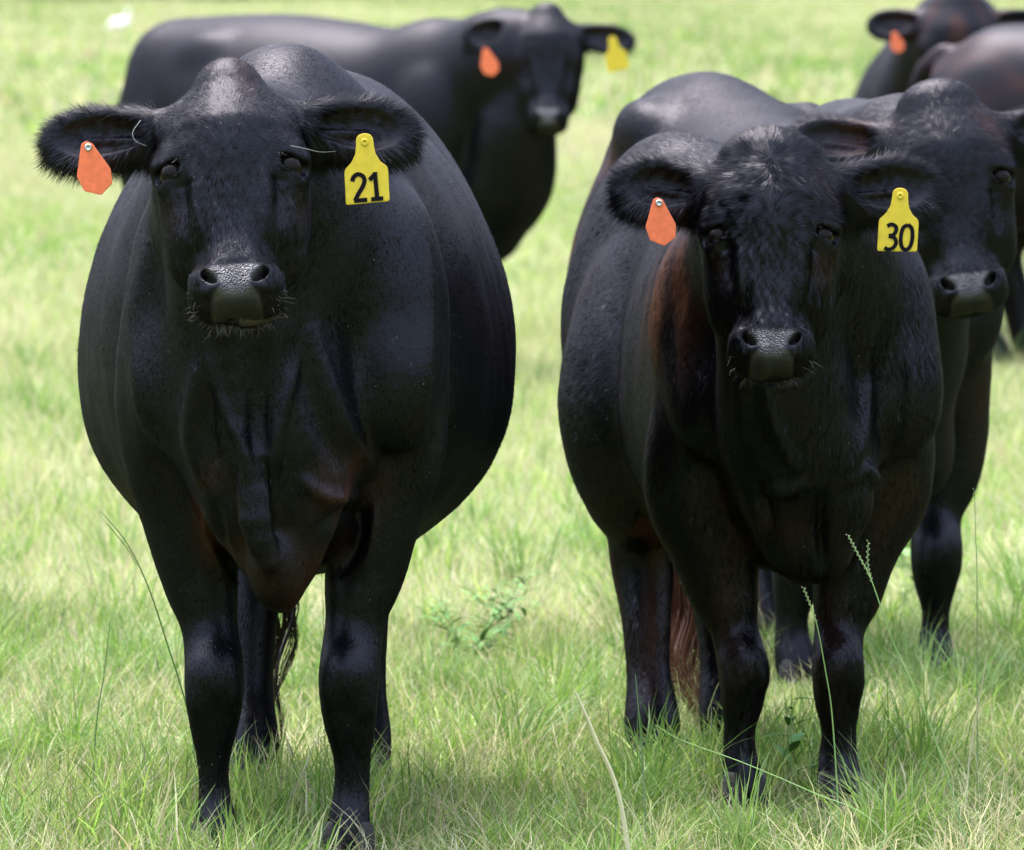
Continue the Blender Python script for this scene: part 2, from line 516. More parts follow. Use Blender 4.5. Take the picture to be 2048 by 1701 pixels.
def sculpt_head(S, H, poll=(0.028, 0.036, 0.0), wide=1.0, chew=0.0, fine=True):
    q = H.k
    E = lambda x, a, n, rx, ra, rn, k=0.03, mode='+', A=None: S.ell(H(x, a, n), (rx*q*H.xk, ra*q, rn*q), H.A if A is None else A, k*q, mode)
    C = lambda p0, p1, r0, r1, k=0.03, mode='+', side=None, ratio=1.0: S.cone(H(*p0), H(*p1), r0*q, r1*q, k*q, mode, side, ratio)
    # skull
    E(0, .188, -.095, .114*wide, .116, .085, .02)
    E(0, .185, -.056, .098*wide, .096, .052, .04)
    C((0, .140, -.078), (0, poll[0], -.078), .082, poll[1], .045, '+', H.ex, 1.0 + poll[2])
    C((0, .130, -.085), (0, .5*poll[0] + .030, -.082), .100, .058 + .3*poll[1]*poll[2], .045)
    for t in (-1, 1):
        C((t*.012, poll[0] + .040, -.085), (t*.078, .128, -.088), .036 + .2*poll[1]*poll[2], .040, .04)
    # brow and eye sockets
    for t in (-1, 1):
        E(t*.092, .205, -.068, .036, .050, .046, .035)
        C((t*.066, .180, -.030), (t*.116, .192, -.062), .014, .013, .03)          # brow ridge
        C((t*.062, .235, -.040), (t*.060, .345, -.056), .018, .014, .03)          # facial crest
        E(t*.072, .258, -.122, .046, .112, .088, .04)                             # cheek
        E(t*.064, .300, -.142, .044, .105, .078, .04)
        C((t*.070, .290, -.185), (t*.034, .440, -.120), .036, .032, .05)          # jaw
        C((t*.052, .220, -.150), (t*.062, .36, -.145), .05, .036, .05)
    # nasal bridge
    C((0, .150, -.060), (0, .415, -.052), .040, .036, .05, '+', H.ex, 1.62)
    C((0, .28, -.095), (0, .44, -.085), .066, .046, .05)
    # muzzle
    E(0, .440, -.074, .066, .060, .066, .04)
    for t in (-1, 1):
        E(t*.038, .445, -.056, .038, .042, .050, .025)                            # nostril wings
        E(t*.045, .472, -.088, .034, .034, .038, .028)                            # upper lip flews
    E(0, .470, -.052, .052, .032, .034, .03)
    # chin and lower lip
    E(chew*.25, .468, -.120, .046, .040, .034, .02)
    if fine:
        # mouth slit
        C((-.078, .487, -.098), (0, .501, -.094), .0050, .0055, .008, '-')
        C((0, .501, -.094), (.080, .483, -.098), .0055, .0050, .008, '-')
        if chew:
            C((.000, .497, -.107), (.068, .483, -.103), .0085, .010, .010)
        for t in (-1, 1):
            # nostrils: slanting comma
            a = unit(H.ex * t * .70 + H.es * -.71); c_ = unit(np.cross(a, H.en)); A = np.stack([a, c_, H.en])
            S.ell(H(t*.041, .457, -.014), (.0240*q, .0082*q, .030*q), A, .005*q, '-')
            C((t*.026, .476, -.012), (t*.050, .480, -.022), .008, .007, .012)       # lower rim
            C((t*.058, .440, -.026), (t*.064, .470, -.036), .007, .008, .012)
            # the open eye between its lids, looking out to the side
            C((t*.092, .213, -.026), (t*.122, .218, -.050), .0150, .0150, .006, '-')
            C((t*.078, .193, -.020), (t*.124, .197, -.046), .0085, .0085, .010)     # upper lid
            C((t*.082, .238, -.034), (t*.120, .243, -.058), .0060, .006, .010)      # lower lid
            C((t*.070, .216, -.034), (t*.086, .229, -.038), .0050, .0050, .008, '-')  # tear corner

HEAD_DENTS = [  # x, s, rx, rs, depth: hollows and ridges of the face
    (.088, .282, .019, .060, -.020), (.061, .300, .010, .065, .007), (.062, .388, .020, .048, -.015), (.105, .335, .014, .06, .006),
    (.080, .254, .018, .006, -.004), (.036, .245, .012, .030, -.002), (.050, .418, .014, .010, -.004), (.030, .33, .009, .05, .0018), (.066, .158, .020, .02, -.003)]

def sculpt_ear(S, H, t, e, up, length=.20, height=.066, base=(.098, .090, -.105), cup=1.0):
    """t = side; e = outward axis, up = upward axis of the ear (local)"""
    q = H.k
    e = unit(e); f = unit(np.cross(e, up)) ; f = f if f[1] < 0 else -f
    u = unit(np.cross(f, e)); u = u if u[2] > 0 else -u
    A = np.stack([e, u, f])
    B = H(t*base[0], base[1], base[2])
    L = length * q; h = height * q
    S.cone(B - e*.02*q, B + e*.06*q, .036*q, .032*q, .05*q)
    S.cone(B + e*.02*q, B + e*.09*q, .026*q, .030*q, .03*q)
    S.ell(B + e*(L*.56), (L*.47, h, .026*q), A, .035*q)
    S.ell(B + e*(L*.72) - u*h*.12, (L*.31, h*.86, .022*q), A, .03*q)
    if cup:
        S.ell(B + e*(L*.62) + f*.026*q, (L*.36, h*.74, .026*q), A, .012*q, '-')
        S.ell(B + e*(L*.34) + f*.024*q, (L*.20, h*.46, .020*q), A, .012*q, '-')
        S.cone(B + e*(L*.26) + f*.012*q - u*h*.25, B + e*(L*.70) + f*.004*q - u*h*.1, .0045*q, .003*q, .012*q)
    return dict(B=B, e=e, u=u, f=f, L=L, h=h, A=A)

def fleg(S, x, pts, rad, xs=.82, toe=0.0):
    """front leg: shoulder, elbow, forearm, knee, shank, fetlock, pastern"""
    S.chain(pts, rad, .03, '+', (1, 0, 0), xs)

def digit_strokes(ch):
    if ch == '2':
        return [[(.02,.76),(.07,.90),(.22,1.0),(.40,.93),(.46,.76),(.38,.55),(.20,.30),(.06,.06)], [(.02,.055),(.50,.055)]]
    if ch == '1':
        return [[(.04,.76),(.25,.95)], [(.26,1.03),(.26,.03)], [(.04,.055),(.48,.055)]]
    if ch == '3':
        return [[(.05,.92),(.20,1.0),(.38,.92),(.41,.76),(.33,.60),(.14,.54)], [(.14,.54),(.36,.47),(.45,.28),(.36,.08),(.17,.0),(.0,.07)]]
    return [[(.25,1.0),(.42,.86),(.48,.5),(.42,.14),(.25,.0),(.08,.14),(.02,.5),(.08,.86),(.25,1.0)]]

def number_mesh(text, h, w=.17, gap=.60, slant=0.0):
    V, F = [], []; x0 = 0; b = 0; ly = 0
    for ch in text:
        for st in digit_strokes(ch):
            ly += 1
            P = np.array(st, float)
            if len(P) > 2:
                t = np.arange(len(P), dtype=float); P = spline(t, P, np.linspace(0, len(P)-1, (len(P)-1)*5+1))
            T = unit(np.gradient(P, axis=0)); Nn = np.stack([-T[:, 1], T[:, 0]], 1)
            for sgn in (-1, 1):
                for p in P + Nn * sgn * w / 2:
                    V.append((p[0] + x0 + slant * p[1], -.004 * ly, p[1]))
            n = len(P)
            F += [(b+i, b+i+1, b+n+i+1, b+n+i) for i in range(n-1)]
            b += 2*n
        x0 += gap
    V = np.array(V); V[:, 0] -= (x0 - gap + .5) / 2; V[:, 2] -= .5
    V *= h
    n = len(V); F = np.array(F)
    B = V.copy(); B[:, 1] -= .0006
    return np.concatenate([V, B]), np.concatenate([F, F + n])

YTAG = [(-.0145,.006),(-.010,.013),(0,.0155),(.010,.013),(.0145,.006),(.0150,-.006),(.017,-.020),(.0245,-.034),(.036,-.043),
        (.0372,-.050),(.0372,-.102),(-.0372,-.105),(-.0372,-.052),(-.036,-.045),(-.0245,-.034),(-.017,-.020),(-.0150,-.006)]
OTAG = [(-.012,.006),(-.004,.011),(.007,.007),(.013,-.002),(.038,-.036),(.041,-.061),(.022,-.081),(-.007,-.074),(-.0195,-.050),(-.015,-.015)]

def ear_tag(cow, pos, kind, text=None, yaw=0, roll=0, k=1.0, label=None, detail=True, slant=0.0):
    out = YTAG if kind == 'yellow' else OTAG
    V, F = plate(rounded(out, .004, 4) if kind == 'yellow' else rounded(out, .0025, 3), .0024)
    V = V * np.array([k, 1, k])
    o = mesh_obj('ear_tag', V, F, M_YELLOW if kind == 'yellow' else M_ORANGE, cow, smooth=False)
    o.location = pos; o.rotation_euler = (R(-4), R(roll), R(yaw))
    if label: o['label'] = label
    # the button pin: a ring with a dark centre
    if detail:
        Vb, Fb = [], []; n = 20
        rings = [(.0062, 0), (.0062, -.003), (.0050, -.0038), (.0034, -.0038), (.0030, -.0016), (.0008, -.0016)]
        for r, y in rings:
            for i in range(n):
                a = 2*math.pi*i/n; Vb.append((r*math.cos(a), y - .0012, r*math.sin(a)))
        for r in range(len(rings)-1):
            for i in range(n):
                j = (i+1) % n; Fb.append((r*n+i, r*n+j, (r+1)*n+j, (r+1)*n+i))
        mesh_obj('button', np.array(Vb), np.array(Fb), M_STEEL if kind == 'orange' else M_BUTTON, o)
    if text:
        Vn, Fn = number_mesh(text, .047*k, w=.155, slant=slant)
        nm = mesh_obj('number', Vn, Fn, M_INK, o, smooth=False)
        nm.location = (.001, -.0018, -.077*k); nm.rotation_euler = (0, R(-2), 0)
    return o

def eye(cow, H, t):
    n, m = 16, 10; V, F = [], []
    for i in range(m + 1):
        a = math.pi * i / m
        for j in range(n):
            b = 2 * math.pi * j / n
            V.append((math.sin(a)*math.cos(b), math.sin(a)*math.sin(b), math.cos(a)))
    for i in range(m):
        for j in range(n):
            F.append((i*n+j, (i+1)*n+j, (i+1)*n+(j+1) % n, i*n+(j+1) % n))
    V = np.array(V) * .0250 * H.k + H(t*.0975, .2160, -.0465)
    return mesh_obj('eye', V, np.array(F), M_EYE, cow)

def hoof(cow, c, yaw=0, k=1.0):
    """two claws"""
    V, F = [], []; n = 14
    for t in (-1, 1):
        b = len(V)
        for z, rx, ry, oy in ((0, .029, .056, -.012), (.02, .0285, .053, -.008), (.05, .026, .043, .002), (.075, .023, .034, .010), (.085, .015, .024, .012)):
            for i in range(n):
                a = 2*math.pi*i/n
                x = rx*math.cos(a); y = ry*math.sin(a)
                if y < 0: x *= 1 - .35*(y/ry)**2
                V.append((t*.027 + x, y + oy, z))
        for r in range(4):
            for i in range(n):
                j = (i+1) % n; F.append((b+r*n+i, b+r*n+j, b+(r+1)*n+j, b+(r+1)*n+i))
    V = np.array(V) * k
    cy, sy = math.cos(R(yaw)), math.sin(R(yaw))
    V = np.stack([V[:, 0]*cy - V[:, 1]*sy, V[:, 0]*sy + V[:, 1]*cy, V[:, 2]], 1) + np.array([c[0], c[1], c[2]])
    return mesh_obj('hoof', V, np.array(F), M_HOOF, cow)

def tail_switch(cow, P, n, length, width, seed, brown=.3, spread=.035):
    """a hank of wavy hair hanging from the tail's end"""
    r = np.random.default_rng(seed)
    segs = 9
    V, q, t = [], [], []
    P = np.asarray(P, float)
    clump = r.normal(0, 1, (14, 2)); tone = r.uniform(0, 1, 14)
    Cc = []
    for i in range(n):
        c = r.integers(14); u0 = r.uniform(0, .45)
        tt = np.linspace(u0, min(1, u0 + r.uniform(.45, .85)), segs + 1)
        pc = spline(np.linspace(0, 1, len(P)), P, tt)
        off = clump[c] * spread * .8 + r.normal(0, 1, 2) * spread * .16
        g = np.sin(np.clip(tt, 0, 1) * math.pi * .72)[:, None]
        ph = r.uniform(0, .35) + c * 1.3
        wav = np.stack([np.sin(tt * 15 + ph), np.cos(tt * 12 + ph)], 1) * .022 * tt[:, None]
        pc[:, :2] += off * g * 1.2 + wav
        w = width * r.uniform(.6, 1.3) * np.linspace(1, .25, segs + 1)
        b = len(V)
        sd = unit(np.array([r.normal(), r.normal() * .3, 0]))
        for a in range(segs + 1):
            V += [pc[a] - sd * w[a] / 2, pc[a] + sd * w[a] / 2]
        q += [(b+2*a, b+2*a+1, b+2*a+3, b+2*a+2) for a in range(segs)]
        m = np.clip(brown * (tone[c] * .8 + .6) * np.repeat(tt, 2)[:, None] * 1.5, 0, 1)
        Cc.append(BLACK * (1 - m) + RUST * 2.6 * m)
    o = mesh_obj('tail_switch', np.array(V), np.array(q), M_TAIL, cow)
    C4 = np.ones((len(V), 4)); C4[:, :3] = np.concatenate(Cc); vattr(o, 'coat', C4)
    return o

def tail_material():
    m, nt, b = new_mat('tail_hair')
    at = nt.nodes.new('ShaderNodeAttribute'); at.attribute_name = 'coat'
    nt.links.new(at.outputs['Color'], b.inputs['Base Color'])
    b.inputs['Roughness'].default_value = 0.45
    return m
M_TAIL = tail_material()

def whiskers(cow, H, n, seed, chin=True, pale=.6):
    r = np.random.default_rng(seed)
    P, D, L = [], [], []
    for i in range(n):
        t = r.choice([-1, 1])
        if i % 3:
            x, a, nn = r.uniform(-.052, .052), r.uniform(.486, .505), r.uniform(-.148, -.112)
            d = H.ex * (x * 9 + r.normal(0, .25)) + H.es * r.uniform(.4, .9) + H.en * r.uniform(-.2, .5); l = r.uniform(.010, .026)
        else:
            x, a, nn = t * r.uniform(.055, .078), r.uniform(.455, .505), r.uniform(-.10, -.05)
            d = H.ex * t * r.uniform(.2, 1.0) + H.es * r.uniform(.0, 1.0) + H.en * r.uniform(.0, .9); l = r.uniform(.010, .030)
        P.append(H(x, a, nn)); D.append(unit(d)); L.append(l * H.k)
    P, D, L = np.array(P), np.array(D), np.array(L)
    N = np.tile(np.array([0, -1.0, .1]), (len(P), 1)); N = unit(np.cross(D, np.cross(N, D)))
    V, q, t_, m = strand_mesh(P, D, N, L, np.full(len(P), .0008), np.zeros(len(P)), .35, 4, r, .25)
    return mesh_obj('whiskers', V, [q, t_], M_WHISK, cow)

def long_hairs(cow, paths):
    m = simple_mat('pale_hair', (.30, .29, .26), .4)
    for pts in paths:
        Q = spline(np.arange(len(pts), dtype=float), np.array(pts, float), np.linspace(0, len(pts) - 1, 12))
        T = unit(np.gradient(Q, axis=0)); S_ = unit(np.cross(T, [0, 1, 0])); w = np.linspace(.0012, .0004, 12)[:, None] / 2
        mesh_obj('brow_hair', np.stack([Q - S_ * w, Q + S_ * w], 1).reshape(-1, 3), np.array([(2*i, 2*i+1, 2*i+3, 2*i+2) for i in range(11)]), m, cow)

def build_cow(p):
    """one animal. p: dict of shape, pose and coat. Local frame: faces -Y, origin on the ground between its fore hooves."""
    r = np.random.default_rng(p['seed'])
    cow = empty('cow', p['loc'], R(p['yaw']))
    tag(cow, p['label'], 'cow', 'black cattle standing in the pasture')
    H = Head(*p['head'])
    k_ = p.get('k', 1.0)                      # overall size against a 1.38 m cow
    hc = H(0, .25, -.1); hm = H(0, .46, -.06)
    st = np.array(p['torso'], float)
    fine = p.get('fine', .0042); mid = p.get('mid', .0085)
    ears = p['ears']
    tips = [H(t*.098, .090, -.105) + unit(e) * ln * H.k for t, e, u, ln, hh in ears]
    xs = [tp[0] for tp in tips] + [st[:, 1].min() - st[:, 2].max(), st[:, 1].max() + st[:, 2].max()]
    allp = np.concatenate([np.array(tips), [H(0, -.02, 0), H(0, .56, 0), H(0, .5, -.2)]])
    X = graded(min(xs) - .06, max(xs) + .06, [(min(hc[0], hm[0]) - .15, max(hc[0], hm[0]) + .15, fine)] +
               [(min(tp[0], hc[0]), max(tp[0], hc[0]), fine * 1.25) for tp in tips], mid)
    ylo, yhi = allp[:, 1].min(), max(hc[1] + .10, max(tp[1] for tp in tips) + .03)
    Y = graded(ylo - .10, st[-1, 0] + .12, [(ylo - .02, yhi, fine)], mid * 1.2)
    Z = graded(-.01, max(st[:, 3].max(), allp[:, 2].max()) + .08, [(hm[2] - .10, allp[:, 2].max() + .02, fine)], mid)
    S = Sculpt(X, Y, Z)
    S.loft(p['torso'])
    # neck: from the shoulders to the skull
    S.chain(list(p['neck']) + [H(0, .175, -.155), H(0, .20, -.12)], list(p['neck_r']) + [.108 * H.k, .085 * H.k], .07, '+', (1, 0, 0), p.get('neck_w', .78), 3)
    S.chain([H(0, .24, -.17)] + list(p['throat']), [.066 * H.k] + list(p['throat_r']), .08, '+', None, 1, 3)
    for a in p.get('extra', []):
        getattr(S, a[0])(*a[1:-1], **a[-1])
    # legs
    for L in p['legs']:
        n_ = L.get('cut', len(L['p']) - 1)
        S.chain(L['p'][:n_ + 1], L['r'][:n_ + 1], L.get('k', .03), '+', (1, 0, 0), L.get('x', .85), 3)
        if n_ < len(L['p']) - 1:
            P_ = np.array(L['p'][n_ - 1:], float); R_ = np.array(L['r'][n_ - 1:], float); t_ = np.arange(len(P_), dtype=float)
            tt_ = np.linspace(0, len(P_) - 1, (len(P_) - 1) * 3 + 1)
            S.chain(spline(t_, P_, tt_)[3:], spline(t_, R_, tt_)[3:], .008, '+', (1, 0, 0), L.get('x', .85))
        for a in L.get('x_', []):
            getattr(S, a[0])(*a[1:-1], **a[-1])
    if p.get('tail') is not None:
        S.chain(p['tail'], p['tail_r'], .02, '+', None, 1, 3)
    for a in p.get('late', []):
        getattr(S, a[0])(*a[1:-1], **a[-1])
    sculpt_head(S, H, p.get('poll', (.028, .036, 0)), p.get('wide', 1.0), p.get('chew', 0), fine < .007)
    E = []
    for t, e, u, ln, hh in ears:
        E.append(sculpt_ear(S, H, t, e, u, ln, hh))
    V, Q = S.mesh()
    V = smooth_verts(V, Q, 3, .5)
    V = smooth_verts(V, Q, 1, -.3)
    if p.get('detail', True):
        # skin: faint folds, muscle unevenness
        n0 = vnormals(V, Q)
        nz = Noise(p['seed'] + 5, 14)
        nb = Noise(p['seed'] + 6, 38)
        hd = H.inv(V)
        onhead = (hd[:, 1] < .6) & (hd[:, 2] > -.26) & (np.abs(hd[:, 0]) < .36)
        amp = np.where(onhead, .0008, .0042)
        V = V + n0 * (amp * nz(V) + np.where(onhead, .0006, .0010) * nb(V))[:, None]
    if fine < .0085:
        n0 = vnormals(V, Q); hd = H.inv(V)
        m = (hd[:, 1] > 0) & (hd[:, 1] < .56) & (hd[:, 2] > -.2) & (np.abs(hd[:, 0]) < .16) & (n0 @ H.en > 0)
        for x, a_, rx, rs_, dp in HEAD_DENTS:
            w = np.exp(-((np.abs(hd[:, 0]) - x) / rx)**2 - ((hd[:, 1] - a_) / rs_)**2) * m
            V = V + n0 * (w * dp * H.k)[:, None]
        w = np.exp(-(hd[:, 0] / .006)**2) * m * np.clip((hd[:, 1] - .44) / .02, 0, 1) * .0015      # the groove between the nostrils
        V = V - n0 * w[:, None]
    if p.get('lines'):
        # folds and muscle edges of neck, chest and flank, pressed into or raised from the skin
        n0 = vnormals(V, Q)
        for pts, wd, dp, ymax in p['lines']:
            L = np.array(pts, float); t = np.arange(len(L), dtype=float)
            L = spline(t, L, np.linspace(0, len(L) - 1, (len(L) - 1) * 24 + 1)); m = len(L)
            sel = np.nonzero((V[:, 1] < ymax) & (n0[:, 1] < .1) & (V[:, 0] > L[:, 0].min() - 3*wd) & (V[:, 0] < L[:, 0].max() + 3*wd)
                             & (V[:, 2] > L[:, 1].min() - 3*wd) & (V[:, 2] < L[:, 1].max() + 3*wd))[0]
            if not len(sel): continue
            d = np.linalg.norm(V[sel][:, None, [0, 2]] - L[None], axis=2)
            j = d.argmin(1); d = d.min(1)
            tp = np.sin(np.clip((j + .5) / m, 0, 1) * math.pi) ** .5
            w = np.exp(-(d / wd) ** 2) * tp * np.clip(.15 - n0[sel, 1], 0, .5) * 2 * np.clip((ymax - V[sel, 1]) / .08, 0, 1)
            V[sel] += n0[sel] * (dp * w)[:, None]
    if p.get('ribs'):
        n0 = vnormals(V, Q); a, b, am = p['ribs']
        w = np.clip((V[:, 1] - a) / .1, 0, 1) * np.clip((b - V[:, 1]) / .15, 0, 1) * np.clip(np.abs(n0[:, 0]) * 2 - .6, 0, 1) * np.clip((V[:, 2] - .62) / .2, 0, 1)
        V = V + n0 * (am * w * (.6 + .5 * Noise(3, 5)(V)) * np.sin((V[:, 1] + (V[:, 2] - .9) * .25) * 2 * math.pi / .095 + 1.5 * Noise(4, 3)(V)))[:, None]
    N = vnormals(V, Q)
    # ---- coat colours
    hd = H.inv(V)
    inhead = (hd[:, 1] > -.05) & (hd[:, 1] < .6) & (hd[:, 2] > -.22) & (np.abs(hd[:, 0]) < .15) & (V[:, 1] < st[2, 0])
    brown = np.zeros(len(V))
    nz2 = Noise(p['seed'] + 9, 7); nz3 = Noise(p['seed'] + 10, 25)
    for c, rad, w in p.get('brown', []):
        d = np.linalg.norm((V - np.array(c)) / np.array(rad), axis=1)
        brown += w * np.clip(1.35 - d + .35 * nz3(V) * .6, 0, 1)
    for (x, a, nn), rad, w in p.get('brown_head', []):
        for t in (-1, 1):
            d = np.linalg.norm((hd - np.array([x*t, a, nn])) / np.array(rad), axis=1)
            brown += w * np.clip(1.2 - d, 0, 1) * inhead
    brown += p.get('brown_all', .0) * np.clip(.5 + .5 * nz2(V), 0, 1)
    st_ = Noise(p['seed'] + 11, 55)(V * np.array([1, .8, .28]))
    brown = np.clip(brown * (.60 + .95 * st_), 0, 1)[:, None]
    C = BLACK * (1 - brown) + np.where(brown > .6, BROWN * .75 + RUST * .25, BROWN) * brown
    gloss = np.full(len(V), p.get('gloss', .36))
    # nose leather: grey-black, wet
    d = hd.copy(); ax_, a_2, n_ = np.abs(d[:, 0]), d[:, 1], d[:, 2]
    pad_half = np.interp(a_2, [.432, .440, .452, .474, .490, .51], [.046, .052, .046, .026, .042, .046])
    pad = inhead & (ax_ < pad_half) & (a_2 > .430) & (a_2 < .530) & (n_ > -.097)
    pw = np.clip((pad_half - ax_) / .013, 0, 1) * np.clip((a_2 - .4335) / .006, 0, 1) * pad
    pad_c = np.array([.060, .052, .048]) if True else np.array(p['pad'])
    C = C * (1 - pw[:, None]) + pad_c * pw[:, None]
    low = np.clip((a_2 - .480) / .02, 0, 1) * pw
    C = C * (1 - .9 * low[:, None]) + np.array([.014, .013, .010]) * .9 * low[:, None]
    gloss = gloss * (1 - pw) + (.31 + .05 * low) * pw
    if p.get('chew'):
        lip = inhead & (np.abs(hd[:, 0] - .036) < .036) & (a_2 > .484) & (n_ < -.093) & (n_ > -.117)
        C[lip] = (.055, .042, .040); gloss[lip] = .35
    # inside of the ears
    for ee in E:
        q = (V - ee['B']) @ ee['A'].T
        m = (q[:, 0] > .3 * ee['L']) & (q[:, 0] < ee['L']) & (q[:, 2] > -.006) & (np.abs(q[:, 1]) < ee['h'] * .62)
        w = m * .25 * np.clip(1 - np.abs(q[:, 0] / ee['L'] - .62) / .3, 0, 1)
        C = C * (1 - w[:, None]) + np.array([.020, .007, .006]) * w[:, None]
    # ---- hair strands, in the same mesh as the skin
    nh = p.get('hairs', 0)
    Vall, Fall, Call, Gall, Lay, midx = V, [Q], C, gloss, N, [np.zeros(len(Q), np.int32)]
    if nh:
        A_ = V[Q[:, 0]]; B_ = V[Q[:, 1]]; C_ = V[Q[:, 2]]; D_ = V[Q[:, 3]]
        ar = (np.linalg.norm(np.cross(B_ - A_, C_ - A_), axis=1) + np.linalg.norm(np.cross(C_ - A_, D_ - A_), axis=1)) / 2
        fn = unit(np.cross(C_ - A_, D_ - B_)); fc = (A_ + B_ + C_ + D_) / 4
        fh = H.inv(fc)
        fhead = (fh[:, 1] > -.06) & (fh[:, 1] < .6) & (fh[:, 2] > -.24) & (np.abs(fh[:, 0]) < .16)
        padf = (np.abs(fh[:, 0]) < np.interp(fh[:, 1], [.432, .440, .452, .474, .490, .51], [.046, .056, .052, .042, .042, .046])) & (fh[:, 1] > .434) & (fh[:, 2] > -.098) & fhead
        w = ar * np.where(fhead, 4.0, 1.0) * np.clip(.45 - fn[:, 1], .06, 1)
        w[padf] = 0
        # ears get their own
        for ee in E:
            q = (fc - ee['B']) @ ee['A'].T
            m = (q[:, 0] > .1 * ee['L']) & (q[:, 0] < ee['L'] * 1.1) & (np.abs(q[:, 1]) < ee['h'] * 1.2) & (np.abs(q[:, 2]) < .05)
            w[m] = 0; ee['faces'] = m
        w /= w.sum()
        fi = r.choice(len(Q), nh, p=w)
        uv = r.uniform(0, 1, (nh, 2, 1))
        P = (A_[fi] * (1 - uv[:, 0]) + B_[fi] * uv[:, 0]) * (1 - uv[:, 1]) + (D_[fi] * (1 - uv[:, 0]) + C_[fi] * uv[:, 0]) * uv[:, 1]
        Nn = unit(N[Q[fi, 0]] * .5 + fn[fi] * .5)
        hh = H.inv(P); isH = fhead[fi]
        # lie of the coat
        D = np.tile(np.array([0, .75, -.55]), (nh, 1))
        leg = np.clip((.62 - P[:, 2]) / .2, 0, 1)[:, None]
        D = D * (1 - leg) + np.array([0, .1, -1.0]) * leg
        front = np.clip((.15 - P[:, 1]) / .3, 0, 1)[:, None] * (1 - leg)
        D = D * (1 - front) + np.array([0, .2, -1.0]) * front
        wh = p.get('whorl', [(0, .215)])
        dh = np.zeros((nh, 2)) + np.array([0, .12])
        for (wx, wa) in wh:
            vx = hh[:, 0] - wx; va = hh[:, 1] - wa
            rr = np.sqrt(vx**2 + va**2) + .004
            f = np.exp(-(rr / .06) ** 2)[:, None] + .1
            dh += np.stack([vx / rr, va / rr], 1) * f
        dh[:, 0] += np.clip(hh[:, 0] * 5, -.6, .6) * (hh[:, 1] < .26)
        dh[:, 1] += np.where(hh[:, 1] > .24, .7, 0) - np.where(hh[:, 1] < .10, .25, 0)
        Dh = dh[:, :1] * H.ex + dh[:, 1:] * H.es + H.en * -.1
        D = np.where(isH[:, None], Dh, D)
        nA, nB, nC = Noise(p['seed'] + 20, 30), Noise(p['seed'] + 21, 30), Noise(p['seed'] + 22, 60)
        D = unit(D) + np.stack([nA(P), nB(P), nC(P)], 1) * .16 + r.normal(0, .10, (nh, 3))
        D = unit(D - Nn * (D * Nn).sum(1, keepdims=True))
        shag = p.get('shag', 1.0)
        clump = .7 + .3 * nC(P)
        L = np.where(isH, .0105 * p.get('facehair', 1.0), .013) * shag * r.uniform(.6, 1.3, nh) * clump
        nearEye = isH & (np.abs(np.abs(hh[:, 0]) - .105) < .03) & (np.abs(hh[:, 1] - .218) < .032)
        L = np.where(nearEye, L * .35, L)
        top = isH & (hh[:, 1] < .19)
        L = np.where(top, L * p.get('topknot', 1.2), L)
        W = np.where(isH, .0010, .0012) * np.ones(nh)
        lift = np.where(top, .42, .24) * r.uniform(.5, 1.5, nh) * (.8 + .4 * nA(P))
        # ears: long inner hair and fringe
        Pe, De, Ne, Le, We, Ce = [], [], [], [], [], []
        for ee in E:
            fi2 = np.nonzero(ee['faces'])[0]
            ne = p.get('earhairs', 6000)
            ww = ar[fi2] / ar[fi2].sum()
            g = r.choice(fi2, ne, p=ww)
            uv = r.uniform(0, 1, (ne, 2, 1))
            Pp = (A_[g] * (1 - uv[:, 0]) + B_[g] * uv[:, 0]) * (1 - uv[:, 1]) + (D_[g] * (1 - uv[:, 0]) + C_[g] * uv[:, 0]) * uv[:, 1]
            q = (Pp - ee['B']) @ ee['A'].T
            s1 = q[:, 0] / ee['L']; s2 = q[:, 1] / ee['h']
            rim = np.clip(np.sqrt(((s1 - .56) / .47)**2 + s2**2), 0, 1.1)
            out_ = ee['e'] * (.75 + .25 * (s1[:, None] > .8)) + ee['u'] * (s2[:, None] * .9 - .35 * (s1[:, None] < .55)) + ee['f'] * (.35 * (1 - rim[:, None]) + .1)
            d_ = unit(out_ + r.normal(0, .22, (ne, 3)) + np.array([0, 0, -.15]))
            Pe.append(Pp); De.append(d_); nn_ = fn[g]; Ne.append(nn_)
            Le.append((.012 + .020 * (rim > .75) + .012 * (s2 < -.4)) * r.uniform(.5, 1.25, ne) * p.get('earlen', .82))
            We.append(np.full(ne, .00075))
        def add(P_, D_in, N_, L_, W_, lf, seg, droop, curl, cb, lay=None):
            nonlocal Vall, Call, Gall, Lay
            Vh, q4, t3, m = strand_mesh(P_, D_in, N_, L_ * k_, W_, lf, droop, seg, r, curl)
            b = len(Vall)
            Vall = np.concatenate([Vall, Vh]); 
            Fall.append(np.concatenate([q4]) + b) if len(q4) else None
            if len(q4): midx.append(np.ones(len(q4), np.int32))
            Fall.append(t3 + b); midx.append(np.ones(len(t3), np.int32))
            Call = np.concatenate([Call, np.repeat(cb, m, 0)])
            Gall = np.concatenate([Gall, np.full(len(Vh), .42)])
            wv1, wv2 = Noise(p['seed'] + 71, 330)(P_), Noise(p['seed'] + 72, 260)(P_)
            nl = unit(N_ + D_in * (.20 + .30 * wv1)[:, None] + np.cross(N_, D_in) * (.24 * wv2)[:, None] + r.normal(0, .12, N_.shape))
            Lay = np.concatenate([Lay, np.repeat(nl, m, 0)])
        cb = C[Q[fi, 0]] * r.uniform(.7, 1.5, (nh, 1))
        warm = (r.random(nh) < .10)[:, None]
        cb = np.where(warm, cb * np.array([1.9, 1.35, 1.1]), cb)
        add(P, D, Nn, L, W, lift, 1, 0, 0, cb)
